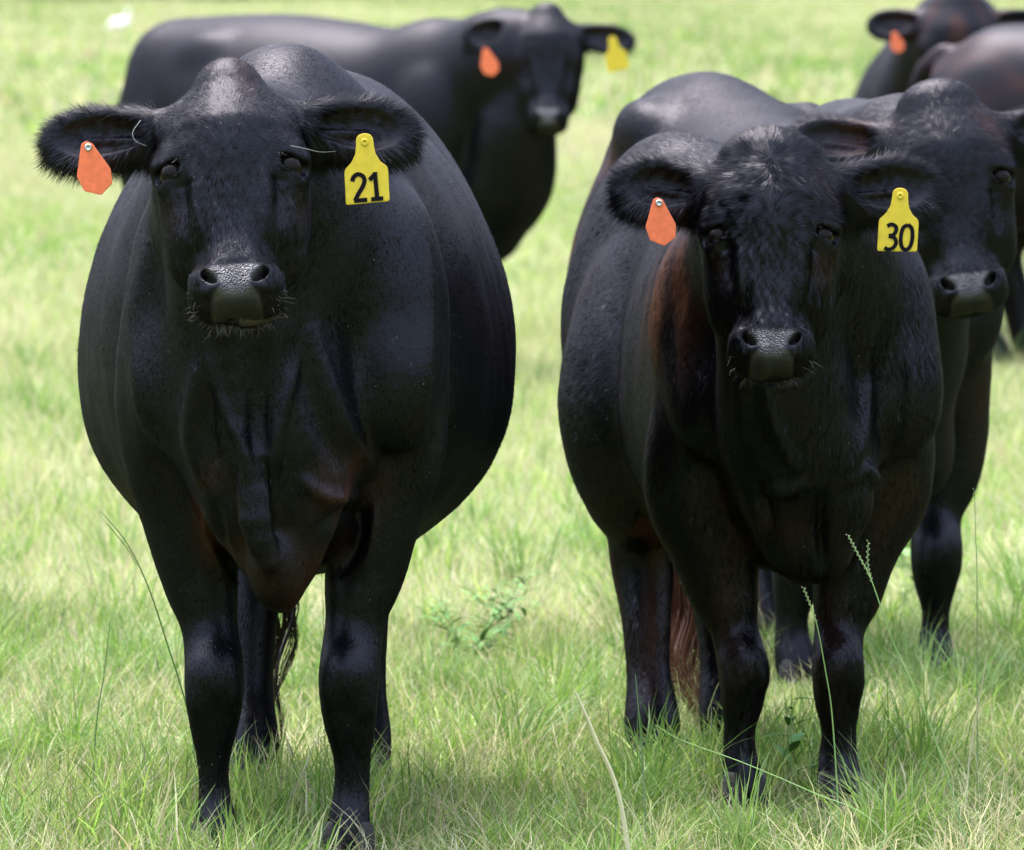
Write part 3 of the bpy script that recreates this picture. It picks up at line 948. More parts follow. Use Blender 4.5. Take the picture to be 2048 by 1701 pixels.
        if p.get('lashes', True):
            nl = 90; t = r.choice([-1., 1.], nl); u = r.random(nl)
            Pl = np.array([H(t_*(.080 + .044*u_), .197 + .006*u_, -.014 - .030*u_) for t_, u_ in zip(t, u)])
            Dl = unit(np.outer(t * (.1 + .9*u), H.ex) + H.es * .55 + H.en * (.75 - .4*u)[:, None] + r.normal(0, .12, (nl, 3)))
            Nl = unit(np.cross(Dl, np.cross(np.tile(H.es * -1., (nl, 1)), Dl)))
            add(Pl, Dl, Nl, r.uniform(.010, .020, nl), np.full(nl, .0008), np.zeros(nl), 2, .5, .1, np.tile(BLACK, (nl, 1)))
        if len(Pe):
            Pe, De, Ne, Le, We = map(np.concatenate, (Pe, De, Ne, Le, We))
            ce = np.tile(BLACK * 1.0, (len(Pe), 1)) * r.uniform(.6, 1.4, (len(Pe), 1))
            add(Pe, De, Ne, Le, We, np.zeros(len(Pe)), 3, .25, .25, ce)
    n4 = [f for f in Fall if f.shape[1] == 4]; n3 = [f for f in Fall if f.shape[1] == 3]
    order = [i for i, f in enumerate(Fall) if f.shape[1] == 4] + [i for i, f in enumerate(Fall) if f.shape[1] == 3]
    body = mesh_obj('body', Vall, [Fall[i] for i in order], [M_HIDE, M_FUR], cow, True, np.concatenate([midx[i] for i in order]))
    C4 = np.ones((len(Vall), 4)); C4[:, :3] = Call
    vattr(body, 'coat', C4); vattr(body, 'gloss', Gall, 'FLOAT'); vattr(body, 'lay', Lay, 'FLOAT_VECTOR')
    for t in (-1, 1):
        eye(cow, H, t)
    for L in p['legs']:
        if L.get('hoof', True):
            e = np.array(L['p'][-1]); hoof(cow, (e[0], e[1] - .01, 0), L.get('toe', 0), L.get('hk', 1.0))
    if p.get('switch'):
        tail_switch(cow, *p['switch'])
    if p.get('whiskers'):
        whiskers(cow, H, p['whiskers'], p['seed'] + 50)
    if p.get('long'): long_hairs(cow, p['long'])
    for tg in p.get('tags', []):
        tg = dict(tg); ear_tag(cow, **tg)
    return cow, H, E

def sym(*pts):
    return pts
def legs_front(xl, xr, yl=0.0, yr=0.0, k=1.0, w=1.0, top=.17, hoofyaw=0, zs=1.0):
    """shoulder to hoof on both sides"""
    out = []
    for t, x, y in ((-1, xl, yl), (1, xr, yr)):
        P = [(t*top + (xl+xr)/2, .02, .92), (t*(top+.02) + (xl+xr)/2, .03, .74), (x + t*.040, .05+y*.4, .57), (x + t*.012, .035+y*.8, .42), (x, y, .325), (x, y+.0, .25),
             (x + t*.004, y+.01, .185), (x+t*.004, y+.01, .12), (x, y-.005, .07), (x, y-.02, .035)]
        P = [(a, b, c*zs) for a, b, c in P]
        rr = [.115, .098, .072, .054, .056, .048, .0330, .0320, .040, .038]
        out.append(dict(p=P, r=[q*w for q in rr], x=.95, k=.028, cut=3, hk=k*.88,
            x_=[('ell', (x, y-.03, .33*zs), (.047*w, .043*w, .055*w), {'k': .02}), ('ell', (x - t*.030*w, y-.035, .30*zs), (.018, .018, .026), {'k': .018}), ('ell', (x + t*.028*w, y-.035, .285*zs), (.018, .018, .028), {'k': .018}),
                ('cone', (x, y-.020, .25*zs), (x+t*.003, y-.012, .13*zs), .016, .012, {'k': .012}),
                ('ell', (x + t*.045, .06+y*.4, .60*zs), (.052*w, .085*w, .13*w), {'k': .05}),
                ('ell', (x, y+.035, .115*zs), (.026*w, .024*w, .03*w), {'k': .02})]))
    return out
def legs_hind(xl, xr, yl, yr, k=1.0, w=1.0, top=.16, cx=0.0, zs=1.0):
    out = []
    for t, x, y in ((-1, xl, yl), (1, xr, yr)):
        P = [(t*top + cx, y+.00, 1.02), (t*(top+.05)+cx, y-.06, .82), (x + t*.05, y-.02, .66), (x+t*.01, y+.11, .52), (x, y+.13, .44), (x, y+.08, .32), (x, y+.04, .17), (x, y+.00, .09), (x, y-.03, .035)]
        P = [(a, b, c*zs) for a, b, c in P]
        rr = [.17, .17, .115, .062, .060, .045, .038, .046, .040]
        out.append(dict(p=P, r=[q*w for q in rr], x=.85, k=.04, hk=k,
            x_=[('ell', (t*(top+.02)+cx, y+.02, .86*zs), (.13*w, .24*w, .27*w), {'k': .08}),
                ('cone', (x, y+.19, .52*zs), (x+t*.02, y+.16, .72*zs), .022*w, .06*w, {'k': .05})]))
    return out

cows = {}
def groove(pts, r=.010, k=.03, dy=5):
    return ('chain', pts, [r]*len(pts), {'k': k, 'mode': '-', 'side': (0, 1, 0), 'ratio': dy, 'sub': 2})
# ---- the cow with tag 21
def cow21():
    hd = ((-.092, -.35, 1.408), 60, 0, -3.5, .905, 1.12)
    p = dict(seed=21, loc=(-.395, 15.0, 0), yaw=0, head=hd,
        label='large round-bellied black cow in front on the left, yellow ear tag 21',
        poll=(.004, .030, .1), chew=.06,
        torso=[(-.20, -.01, .10, 1.12, .62, .86, 2.0), (-.06, -.01, .20, 1.28, .53, .88, 2.1), (.10, 0, .255, 1.40, .50, .88, 2.0),
               (.30, 0, .32, 1.385, .50, .86, 2.0), (.55, 0, .368, 1.35, .47, .84, 2.0), (.80, 0, .400, 1.345, .455, .82, 2.05), (1.02, .0, .39, 1.36, .49, .83, 2.05),
               (1.25, 0, .33, 1.38, .62, .90, 2.1), (1.42, 0, .20, 1.35, .80, 1.05, 2.1), (1.50, 0, .10, 1.28, .95, 1.12, 2.0)],
        neck=[(0, .14, 1.04), (-.02, -.04, 1.08), (-.06, -.16, 1.17)], neck_r=[.27, .205, .160], neck_w=.84,
        throat=[(-.068, -.20, .98), (-.045, -.17, .84), (-.02, -.14, .70)], throat_r=[.090, .105, .11],
        extra=[('ell', (0, .16, 1.26), (.07, .20, .13), {'k': .10}),
               ('ell', (-.19, .0, .95), (.085, .14, .21), {'k': .07}), ('ell', (.20, .0, .95), (.085, .14, .21), {'k': .07}),
               ('ell', (-.180, -.10, .83), (.060, .06, .10), {'k': .07}), ('ell', (.195, -.10, .83), (.060, .06, .10), {'k': .07}),
               ('ell', (-.01, -.16, .66), (.095, .075, .15), {'k': .05}),
               ('ell', (-.085, -.19, .64), (.035, .045, .07), {'k': .04}), ('ell', (.055, -.19, .66), (.045, .045, .09), {'k': .04}),
               ('ell', (-.005, -.15, .55), (.065, .075, .075), {'k': .04}),
               ],
        legs=legs_front(-.122, .110, 0, 0, w=.97) + legs_hind(-.10, .115, 1.24, 1.24, w=.95, top=.14),
        tail=[(0, 1.47, 1.30), (-.02, 1.56, 1.2), (-.06, 1.57, .9), (-.085, 1.5, .62)], tail_r=[.045, .035, .026, .018],
        switch=([(-.085, 1.5, .66), (-.085, 1.49, .50), (-.070, 1.49, .36), (-.085, 1.49, .20), (-.11, 1.48, .04)], 360, .5, .0030, 3, .18, .022),
        ears=[(-1, (-1, .10, -.10), (0, .25, 1), .228, .054), (1, (1, .10, -.09), (0, .25, 1), .225, .056)],
        late=[('chain', [(-.095, -.32, .98), (-.075, -.300, .86), (-.058, -.290, .74), (-.048, -.280, .64), (-.025, -.265, .55)], [.012, .010, .011, .013, .013], {'k': .02, 'sub': 3}),
               ('chain', [(-.01, -.30, .98), (-.005, -.285, .86), (-.02, -.28, .74)], [.014, .012, .010], {'k': .035, 'sub': 3}),
               ('chain', [(-.050, -.280, .70), (-.048, -.290, .62), (-.020, -.28, .545)], [.012, .016, .013], {'k': .015, 'sub': 2}),
               ('chain', [(-.015, -.23, .56), (-.01, -.21, .51), (-.005, -.16, .475)], [.020, .022, .022], {'k': .04, 'sub': 2})],
        brown=[((.09, -.14, .62), (.09, .17, .12), 1.25), ((-.10, -.14, .60), (.06, .15, .12), 1.25), ((.0, -.2, .50), (.08, .1, .08), .4), ((-.25, .7, .55), (.08, .3, .1), .7), ((-.09, -.30, 1.36), (.05, .1, .06), .4)],
        brown_head=[((.09, .28, -.09), (.03, .06, .05), .5)],
        lines=[([(.048,.956),(.074,.870),(.108,.776),(.151,.699),(.168,.681)], .016, 0.0139, .2), ([(.020,.93),(.045,.850),(.078,.760),(.110,.70)], .020, -0.0124, .2),
               ([(-.141,.888),(-.156,.776),(-.141,.707),(-.112,.647)], .015, 0.0139, .2), ([(-.118,.85),(-.125,.776),(-.110,.707)], .016, -0.0124, .2),
               ([(-.138,.945),(-.100,.827),(-.0635,.742),(-.055,.68)], .010, 0.0109, .0), ([(.036,.92),(.002,.800),(-.015,.690),(-.018,.60)], .011, 0.0124, .0),
               ([(-.035,.92),(-.038,.80),(-.038,.73)], .022, -0.0155, .0),
               ([(-.115,.639),(-.106,.561),(-.072,.484)], .012, -0.0202, .1), ([(.138,.664),(.130,.579),(.0996,.51)], .012, -0.0217, .1),
               ([(.031,.690),(.074,.656),(.130,.647)], .013, 0.0139, .1), ([(.06,.60),(.10,.62),(.125,.60)], .014, -0.0109, .1),
               ([(.155,.62),(.150,.56),(.135,.50)], .008, 0.0093, .1), ([(-.135,.62),(-.130,.56),(-.110,.50)], .008, 0.0093, .1),
               ([(.235,1.16),(.250,1.0),(.245,.85),(.225,.72)], .020, 0.0109, .35), ([(.262,1.16),(.280,1.0),(.278,.85),(.26,.72)], .016, -0.0093, .6),
               ([(-.235,1.1),(-.255,.95),(-.250,.80),(-.235,.70)], .018, 0.0109, .35)],
        ribs=(.45, 1.1, .0004),
        hairs=110000, earhairs=15000, whiskers=190, shag=.85,
        long=[[(-.232, -.43, 1.305), (-.245, -.44, 1.285), (-.240, -.445, 1.270), (-.222, -.45, 1.262)], [(.022, -.45, 1.262), (.045, -.46, 1.258), (.072, -.465, 1.252), (.098, -.46, 1.253)]],
        tags=[dict(pos=(-.324, -.358, 1.257), kind='orange', label='orange plastic ear tag held by a steel button'),
              dict(pos=(.145, -.358, 1.266), kind='yellow', text='21', label='yellow plastic ear tag numbered 21', roll=-3)])
    return p
cows['21'] = cow21

def cow30():
    k = .87
    hd = ((-.122, -.42, 1.264), 68, -8, 0, .865, 1.10)
    return dict(seed=30, loc=(.528, 16.0, 0), yaw=8, head=hd, k=1.0,
        label='young black cow in front on the right, yellow ear tag 30, brownish hind leg',
        poll=(.040, .068, .55), wide=1.02,
        torso=[(-.20, -.01, .11, .98, .55, .76, 2.0), (-.06, 0, .19, 1.12, .46, .80, 2.1), (.10, 0, .235, 1.185, .43, .80, 2.0),
               (.30, .005, .250, 1.19, .43, .78, 2.0), (.55, .02, .257, 1.175, .41, .76, 2.0), (.78, .025, .250, 1.18, .41, .74, 2.05), (.96, .005, .255, 1.20, .45, .77, 2.0),
               (1.12, -.04, .24, 1.232, .56, .84, 1.8), (1.26, -.04, .16, 1.20, .72, .95, 1.9), (1.33, 0, .09, 1.12, .85, 1.02, 2.0)],
        neck=[(0, .10, .93), (-.02, -.06, .97), (-.06, -.20, 1.05)], neck_r=[.235, .185, .150], neck_w=.95,
        throat=[(-.085, -.27, .86), (-.055, -.22, .74), (-.02, -.16, .62)], throat_r=[.075, .085, .09],
        extra=[('ell', (0, .14, 1.08), (.07, .17, .11), {'k': .10}),
               ('ell', (-.185, .0, .86), (.085, .14, .20), {'k': .07}), ('ell', (.185, .0, .84), (.075, .14, .19), {'k': .07}),
               ('ell', (-.175, -.10, .76), (.060, .06, .09), {'k': .07}), ('ell', (.185, -.10, .76), (.060, .06, .09), {'k': .07}),
               ('ell', (0, -.15, .60), (.11, .075, .15), {'k': .05}),
               ('ell', (-.065, -.19, .58), (.05, .045, .07), {'k': .04}), ('ell', (.065, -.19, .58), (.05, .045, .07), {'k': .04}),
               ('ell', (0, -.14, .50), (.085, .08, .075), {'k': .05})],
        legs=legs_front(-.100, .080, 0, 0, w=.88, k=.9, zs=.80, top=.16) + legs_hind(-.125, .03, .92, .98, w=.86, k=.9, top=.13, zs=.86),
        tail=[(0, 1.32, 1.16), (.02, 1.41, 1.06), (.04, 1.42, .75), (.05, 1.36, .50)], tail_r=[.042, .034, .024, .018],
        switch=([(.05, 1.36, .56), (.045, 1.35, .42), (.045, 1.34, .28), (.05, 1.33, .16), (.07, 1.32, .03)], 1100, .5, .0026, 5, .75, .085),
        ears=[(-1, (-1, .05, .04), (0, .2, 1), .198, .058), (1, (1, .20, .0), (0, .2, 1), .250, .062)],
        brown=[((-.24, .10, .92), (.10, .28, .16), 1.1), ((-.13, .92, .45), (.10, .16, .28), .8), ((-.18, 1.0, .80), (.12, .12, .2), .5), ((.25, .05, .95), (.07, .2, .15), .5),
               ((.09, -.1, .56), (.12, .15, .10), .35), ((-.09, -.1, .56), (.12, .15, .10), .3), ((0, 0, .3), (.25, .15, .3), .18)],
        brown_head=[((.092, .27, -.08), (.030, .065, .05), .9), ((.08, .12, -.05), (.04, .05, .05), .35)],
        whorl=[(0, .205), (.0, .055)], pad=(.055, .048, .044),
        lines=[([(-.120,.80),(-.095,.72),(-.050,.64)], .013, 0.0128, .1), ([(.100,.80),(.080,.70),(.050,.64)], .013, 0.0128, .1),
               ([(-.001,.60),(.006,.52),(.0175,.448)], .012, -0.0192, .1), ([(-.139,.641),(-.100,.568),(-.070,.457)], .013, -0.0208, .1),
               ([(.150,.641),(.11,.568),(.085,.457)], .013, -0.0208, .1), ([(-.11,.610),(-.07,.605),(-.03,.625)], .012, 0.0112, .1), ([(.045,.615),(.085,.64),(.12,.61)], .012, 0.0144, .1),
               ([(-.150,.90),(-.158,.78),(-.150,.68)], .014, 0.0096, .2), ([(.175,.90),(.185,.78),(.175,.68)], .014, 0.0096, .2),
               ([(-.235,1.0),(-.255,.88),(-.245,.72)], .018, -0.0096, .35), ([(.25,1.0),(.272,.88),(.26,.72)], .018, -0.0096, .35)],
        ribs=(.45, 1.0, .0002),
        hairs=170000, earhairs=19000, earlen=.85, whiskers=130, shag=1.25, facehair=1.1, topknot=1.6,
        tags=[dict(pos=(-.326, -.428, 1.136), kind='orange', yaw=-8, k=.93, roll=8, label='orange plastic ear tag half covered by hair'),
              dict(pos=(.117, -.420, 1.147), kind='yellow', yaw=-14, k=.97, text='30', slant=.06, roll=3, label='yellow plastic ear tag numbered 30')])
cows['30'] = cow30

def cowC():
    hd = ((.000, -.50, 1.300), 72, -12, -8, .935, 1.12)
    return dict(seed=33, loc=(.775, 18.65, 0), yaw=14, head=hd, fine=.0055, mid=.012,
        label='black cow standing behind the one tagged 30, its face showing beside that tag',
        poll=(.018, .055, .6), wide=1.03,
        torso=[(-.20, 0, .12, 1.02, .58, .82, 2.0), (-.06, 0, .22, 1.15, .52, .84, 2.1), (.10, 0, .265, 1.24, .48, .84, 2.0),
               (.34, 0, .30, 1.205, .46, .82, 2.0), (.60, 0, .30, 1.20, .44, .80, 2.0), (.85, 0, .30, 1.22, .44, .80, 2.05), (1.08, -.01, .29, 1.27, .48, .83, 2.05),
               (1.30, -.02, .265, 1.31, .62, .90, 1.9), (1.47, 0, .20, 1.27, .80, 1.02, 2.1), (1.55, 0, .10, 1.2, .90, 1.06, 2.0)],
        neck=[(0, .10, .98), (0, -.08, 1.02), (0, -.26, 1.10)], neck_r=[.245, .195, .155], neck_w=.88,
        throat=[(0, -.34, .88), (0, -.24, .76), (0, -.16, .66)], throat_r=[.09, .105, .11],
        extra=[('ell', (0, .12, 1.13), (.08, .17, .11), {'k': .10}),
               ('ell', (-.19, .0, .90), (.085, .14, .20), {'k': .07}), ('ell', (.20, .0, .90), (.085, .14, .20), {'k': .07}),
               ('ell', (-.18, -.10, .80), (.060, .06, .09), {'k': .07}), ('ell', (.19, -.10, .80), (.060, .06, .09), {'k': .07}),
               ('ell', (0, -.14, .60), (.13, .080, .15), {'k': .06}),
               ('ell', (.06, -.12, .50), (.09, .08, .10), {'k': .06}),
               ('ell', (-.20, 1.18, 1.18), (.05, .10, .06), {'k': .08}), ('ell', (.20, 1.18, 1.18), (.05, .10, .06), {'k': .08})],
        legs=legs_front(-.175, .150, -.03, 0, w=1.0, k=.95, zs=.88, top=.17) + legs_hind(-.13, .13, 1.30, 1.26, w=.95, top=.15, zs=.93),
        tail=[(0, 1.52, 1.2), (.02, 1.60, 1.1), (.03, 1.61, .75), (.03, 1.56, .50)], tail_r=[.042, .034, .024, .018],
        switch=([(.03, 1.56, .56), (.03, 1.55, .42), (.03, 1.54, .28), (.03, 1.53, .16)], 120, .5, .003, 8, .3),
        ears=[(-1, (-1, .15, .07), (0, .4, 1), .225, .055), (1, (1, .05, -.04), (0, .3, 1), .235, .062)],
        brown=[((-.27, 1.25, .85), (.12, .25, .30), .7), ((.1, -.1, .6), (.2, .15, .15), .25), ((-.15, -.45, 1.22), (.06, .1, .06), .5), ((.12, -.45, 1.22), (.06, .1, .06), .3)],
        brown_head=[((.09, .10, -.10), (.03, .05, .05), .7)],
        hairs=70000, earhairs=6000, topknot=1.5,
        tags=[dict(pos=(.205, -.61, 1.150), kind='yellow', yaw=-14, label='yellow ear tag at the edge of the picture', detail=False)])
cows['C'] = cowC

def cowD():
    hd = ((-.053, -.456, 1.395), 68, -47, 0, .92, .96)
    return dict(seed=44, loc=(-.17, 31.1, 0), yaw=47, head=hd, fine=.008, mid=.018, detail=False,
        label='blurred black cow side-on far behind on the left, its head turned to the camera',
        poll=(.018, .036, .1),
        torso=[(-.20, 0, .12, 1.12, .62, .86, 2.0), (-.06, 0, .19, 1.25, .56, .90, 2.1), (.10, 0, .24, 1.33, .53, .90, 2.0),
               (.34, 0, .32, 1.30, .50, .88, 2.1), (.60, 0, .37, 1.325, .47, .86, 2.1), (.85, 0, .39, 1.345, .47, .86, 2.1), (1.08, .0, .37, 1.345, .52, .88, 2.2),
               (1.30, 0, .31, 1.335, .62, .98, 2.4), (1.47, 0, .27, 1.315, .70, 1.0, 2.6), (1.55, 0, .20, 1.27, .78, 1.02, 2.6)],
        neck=[(0, .12, 1.02), (0, -.06, 1.08), (-.05, -.26, 1.18)], neck_r=[.27, .215, .165], neck_w=.80,
        throat=[(-.06, -.32, .95), (-.02, -.26, .80), (0, -.18, .68)], throat_r=[.10, .12, .13],
        extra=[('ell', (-.19, .0, .94), (.085, .14, .20), {'k': .07}), ('ell', (.20, .0, .94), (.085, .14, .20), {'k': .07}),
               ('ell', (0, -.14, .64), (.12, .10, .16), {'k': .06}),
               ('ell', (.0, -.10, .54), (.08, .12, .08), {'k': .06}),
               ('ell', (-.22, 1.08, 1.20), (.06, .10, .06), {'k': .08}), ('ell', (.22, 1.08, 1.20), (.06, .10, .06), {'k': .08})],
        legs=legs_front(-.12, .12, -.05, .1, w=1.0, k=1, top=.17) + legs_hind(-.13, .13, 1.34, 1.20, w=1.0, top=.15),
        tail=[(0, 1.52, 1.24), (.02, 1.62, 1.1), (.03, 1.63, .75), (.03, 1.58, .50)], tail_r=[.042, .034, .024, .018],
        switch=([(.03, 1.58, .56), (.03, 1.57, .42), (.03, 1.56, .28), (.03, 1.55, .16)], 100, .5, .004, 8, .2),
        ears=[(-1, (-.682, .731, .0), (.2, .1, 1), .215, .060), (1, (.682, -.731, -.13), (.2, .1, 1), .235, .058)],
        brown=[], hairs=30000, earhairs=1500, lashes=False,
        tags=[dict(pos=(-.312, -.399, 1.225), kind='orange', yaw=-47, detail=False, k=1.1, label='orange ear tag, blurred'),
              dict(pos=(-.000, -.720, 1.262), kind='yellow', yaw=-47, roll=-12, detail=False, k=1.05, label='yellow ear tag, blurred')])
cows['D'] = cowD

def cowE():
    hd = ((.0, -.42, 1.42), 74, 0, 0, 1.02, 1.18)
    return dict(seed=55, loc=(1.705, 33.4, 0), yaw=0, head=hd, fine=.009, mid=.018,
        label='blurred curly-browed black cow cut off by the top edge, orange tag in its ear',
        poll=(.035, .06, .5), wide=1.05,
        torso=[(-.20, 0, .14, 1.12, .62, .86, 2.0), (-.06, 0, .24, 1.25, .56, .90, 2.1), (.10, 0, .29, 1.36, .53, .90, 2.0),
               (.40, 0, .29, 1.33, .50, .88, 2.1), (.85, 0, .29, 1.33, .47, .86, 2.1), (1.15, .0, .28, 1.345, .52, .88, 2.2),
               (1.35, 0, .24, 1.325, .66, .95, 2.2), (1.56, 0, .12, 1.2, .88, 1.06, 2.2)],
        neck=[(0, .12, 1.04), (0, -.06, 1.10), (0, -.24, 1.22)], neck_r=[.29, .24, .19], neck_w=.9,
        throat=[(0, -.28, .98), (0, -.22, .82), (0, -.16, .70)], throat_r=[.10, .12, .13],
        extra=[('ell', (-.20, .0, .94), (.09, .14, .20), {'k': .07}), ('ell', (.20, .0, .94), (.09, .14, .20), {'k': .07}),
               ('ell', (0, -.14, .64), (.14, .10, .16), {'k': .06})],
        legs=legs_front(-.13, .13, -.05, .02, w=1.1, k=1.05, top=.17) + legs_hind(-.13, .13, 1.28, 1.20, w=1.0, top=.15),
        tail=[(0, 1.52, 1.24), (.02, 1.62, 1.1), (.03, 1.63, .75), (.03, 1.58, .50)], tail_r=[.042, .034, .024, .018],
        ears=[(-1, (-1, .1, -.04), (0, .2, 1), .215, .060), (1, (1, .1, -.04), (0, .2, 1), .215, .060)],
        brown=[((0, -.4, 1.45), (.2, .2, .2), .3)], brown_all=.2, hairs=0,
        tags=[dict(pos=(-.245, -.475, 1.262), kind='orange', detail=False, k=.9, label='orange ear tag, blurred')])
cows['E'] = cowE

def cowF():
    hd = ((.0, -.75, .60), 30, 0, 0, .95, 1.1)
    return dict(seed=66, loc=(3.08, 31.7, 0), yaw=80, head=hd, fine=.012, mid=.018, detail=False,
        label='reddish black cow at the right edge, only its round rump and hind leg in view',
        poll=(.035, .05, .3),
        torso=[(-.20, 0, .14, 1.05, .62, .86, 2.0), (-.06, 0, .24, 1.20, .56, .90, 2.1), (.10, 0, .29, 1.30, .53, .90, 2.0),
               (.40, 0, .33, 1.28, .50, .88, 2.1), (.85, 0, .37, 1.29, .47, .86, 2.1), (1.15, .0, .36, 1.31, .52, .88, 2.2),
               (1.35, 0, .30, 1.29, .66, .95, 2.2), (1.54, 0, .14, 1.16, .88, 1.04, 2.2)],
        neck=[(0, .12, 1.0), (0, -.16, .95), (0, -.42, .82)], neck_r=[.27, .21, .16], neck_w=.8,
        throat=[(0, -.55, .55), (0, -.40, .62), (0, -.22, .66)], throat_r=[.08, .10, .12],
        extra=[('ell', (-.20, .0, .94), (.09, .14, .20), {'k': .07}), ('ell', (.20, .0, .94), (.09, .14, .20), {'k': .07})],
        legs=legs_front(-.13, .13, -.05, .1, w=1.1, k=1.05, top=.17) + legs_hind(-.13, .13, 1.30, 1.18, w=1.05, top=.15),
        tail=[(0, 1.50, 1.20), (.02, 1.60, 1.08), (.03, 1.61, .75), (.03, 1.56, .50)], tail_r=[.042, .034, .024, .018],
        switch=([(.03, 1.56, .56), (.03, 1.55, .42), (.03, 1.54, .28), (.03, 1.53, .12)], 100, .5, .004, 8, .3),
        ears=[(-1, (-1, .1, -.1), (0, .2, 1), .2, .055), (1, (1, .1, -.1), (0, .2, 1), .2, .055)],
        brown=[((0, 1.2, 1.0), (.6, .7, .5), .42)], hairs=0)
cows['F'] = cowF
for k, fn in cows.items():
    if not PV.get('only') or k in PV['only']:
        build_cow(fn())

# ------------------------------------------------------------------ pasture
def blade_material():
    m, nt, b = new_mat('grass_blades')
    at = nt.nodes.new('ShaderNodeAttribute'); at.attribute_name = 'tint'
    b.inputs['Roughness'].default_value = 0.55
    b.inputs['Specular IOR Level'].default_value = 0.30
    nt.links.new(at.outputs['Color'], b.inputs['Base Color'])
    tr = nt.nodes.new('ShaderNodeBsdfTranslucent')
    nt.links.new(at.outputs['Color'], tr.inputs['Color'])
    mx = nt.nodes.new('ShaderNodeMixShader'); mx.inputs[0].default_value = 0.42
    out = nt.nodes['Material Output']
    nt.links.new(b.outputs[0], mx.inputs[1]); nt.links.new(tr.outputs[0], mx.inputs[2]); nt.links.new(mx.outputs[0], out.inputs['Surface'])
    return m
M_GRASS = blade_material()

N_big, N_mid, N_sm = Noise(101, .35), Noise(102, 1.6), Noise(103, 6)
def field(x, y):
    P = np.stack([x, y * .22, np.zeros_like(x)], 1)
    return N_big(P), N_mid(P), N_sm(P)

GREEN = np.array([[.122, .232, .032], [.198, .315, .052], [.300, .378, .100], [.078, .175, .026], [.172, .275, .075]])
STRAW = np.array([[.40, .37, .20], [.36, .39, .18], [.33, .27, .16], [.48, .46, .30]])
TRODDEN = [(-.517, 15.0), (-.285, 15.0), (.428, 16.0), (.608, 16.0), (.28, 16.9), (.93, 18.65), (.60, 18.6)]
def blades(n, y0, y1, hmin, hmax, wid, seg, straw, lean, seed, wmargin=.5, wk=.0594*1.15, tint=1.0, lie=0.0, clump=0):
    r = np.random.default_rng(seed)
    m = int(n * (5 if clump else 1.7))
    y = y0 + (y1 - y0) * r.random(m)
    hw0 = y1 * wk + wmargin
    x = r.uniform(-hw0, hw0, m)
    ok = np.abs(x) < y * wk + wmargin
    x, y = x[ok], y[ok]
    b, md, sm = field(x, y)
    if clump:      # tussocks: only where the fine noise peaks, drawn in towards nearby centres
        keep = r.random(len(x)) < np.clip((N_sm(np.stack([x, y * .8, x * 0 + 9], 1)) + .4 * md - .55) * 2.2, 0, 1)
    else:
        keep = r.random(len(x)) < np.clip(.70 + .20 * md + .25 * sm, .15, 1)
    x, y, b, md, sm = [q[keep][:n] for q in (x, y, b, md, sm)]
    n = len(x)
    h = r.uniform(hmin, hmax, n) * np.clip(1 + .28 * md + .22 * sm, .45, 1.7)
    for fx, fy in TRODDEN:          # grass pressed down round the hooves
        h = h * (1 - .62 * np.exp(-((x - fx) / .11)**2 - ((y - fy + .16) / .24)**2))
    az = r.uniform(0, 2*math.pi, n)
    ln = np.abs(r.normal(0, lean, n)) + lie
    dirv = np.stack([np.cos(az) * np.sin(ln), np.sin(az) * np.sin(ln), np.cos(ln)], 1)
    P = np.stack([x, y, np.full(n, -.004)], 1)
    fa = r.uniform(-1.2, 1.2, n)
    S = np.stack([np.cos(fa), np.sin(fa), r.normal(0, .15, n)], 1)
    rows = []; cur = P; d = dirv
    bend = r.uniform(.1, 1.1, n) + lie
    for i in range(seg):
        w = wid * r.uniform(.7, 1.3, n) * (1 - (i / seg) ** 1.5 * .7)
        rows += [cur - S * (w / 2)[:, None], cur + S * (w / 2)[:, None]]
        cur = cur + d * (h / seg)[:, None]
        hz = np.stack([np.cos(az), np.sin(az), np.zeros(n)], 1)
        d = unit(d + (hz * .8 - np.array([0, 0, .55])) * (bend / seg)[:, None] + r.normal(0, .12, (n, 3)))
    cur[:, 2] = np.maximum(cur[:, 2], .004)
    V = np.stack(rows + [cur], 1); k = 2 * seg + 1
    base = (np.arange(n) * k)[:, None]
    q4 = [base + np.array([2*i, 2*i+1, 2*i+3, 2*i+2]) for i in range(seg - 1)]
    t3 = base + np.array([2*seg-2, 2*seg-1, 2*seg])
    st = r.random(n) < np.clip(straw + .12 * b + .16 * md, .02, .92)
    gi = np.clip((r.random(n) * 3 + .6 * b + .5 * md).astype(int), 0, 2)
    gi = np.where(r.random(n) < .28, r.integers(3, 5, n), gi)
    Cg = GREEN[gi] * np.clip(1 + .10 * b, .8, 1.3)[:, None]
    C = np.where(st[:, None], STRAW[r.integers(0, 4, n)], Cg) * tint * r.uniform(.8, 1.2, (n, 1))
    vr = np.where(np.arange(k) < 2, .68, 1.0)              # each blade is darker at its foot
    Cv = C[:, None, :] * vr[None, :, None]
    return V.reshape(-1, 3), (np.concatenate(q4) if q4 else np.zeros((0, 4), int)), t3, Cv.reshape(-1, 3)

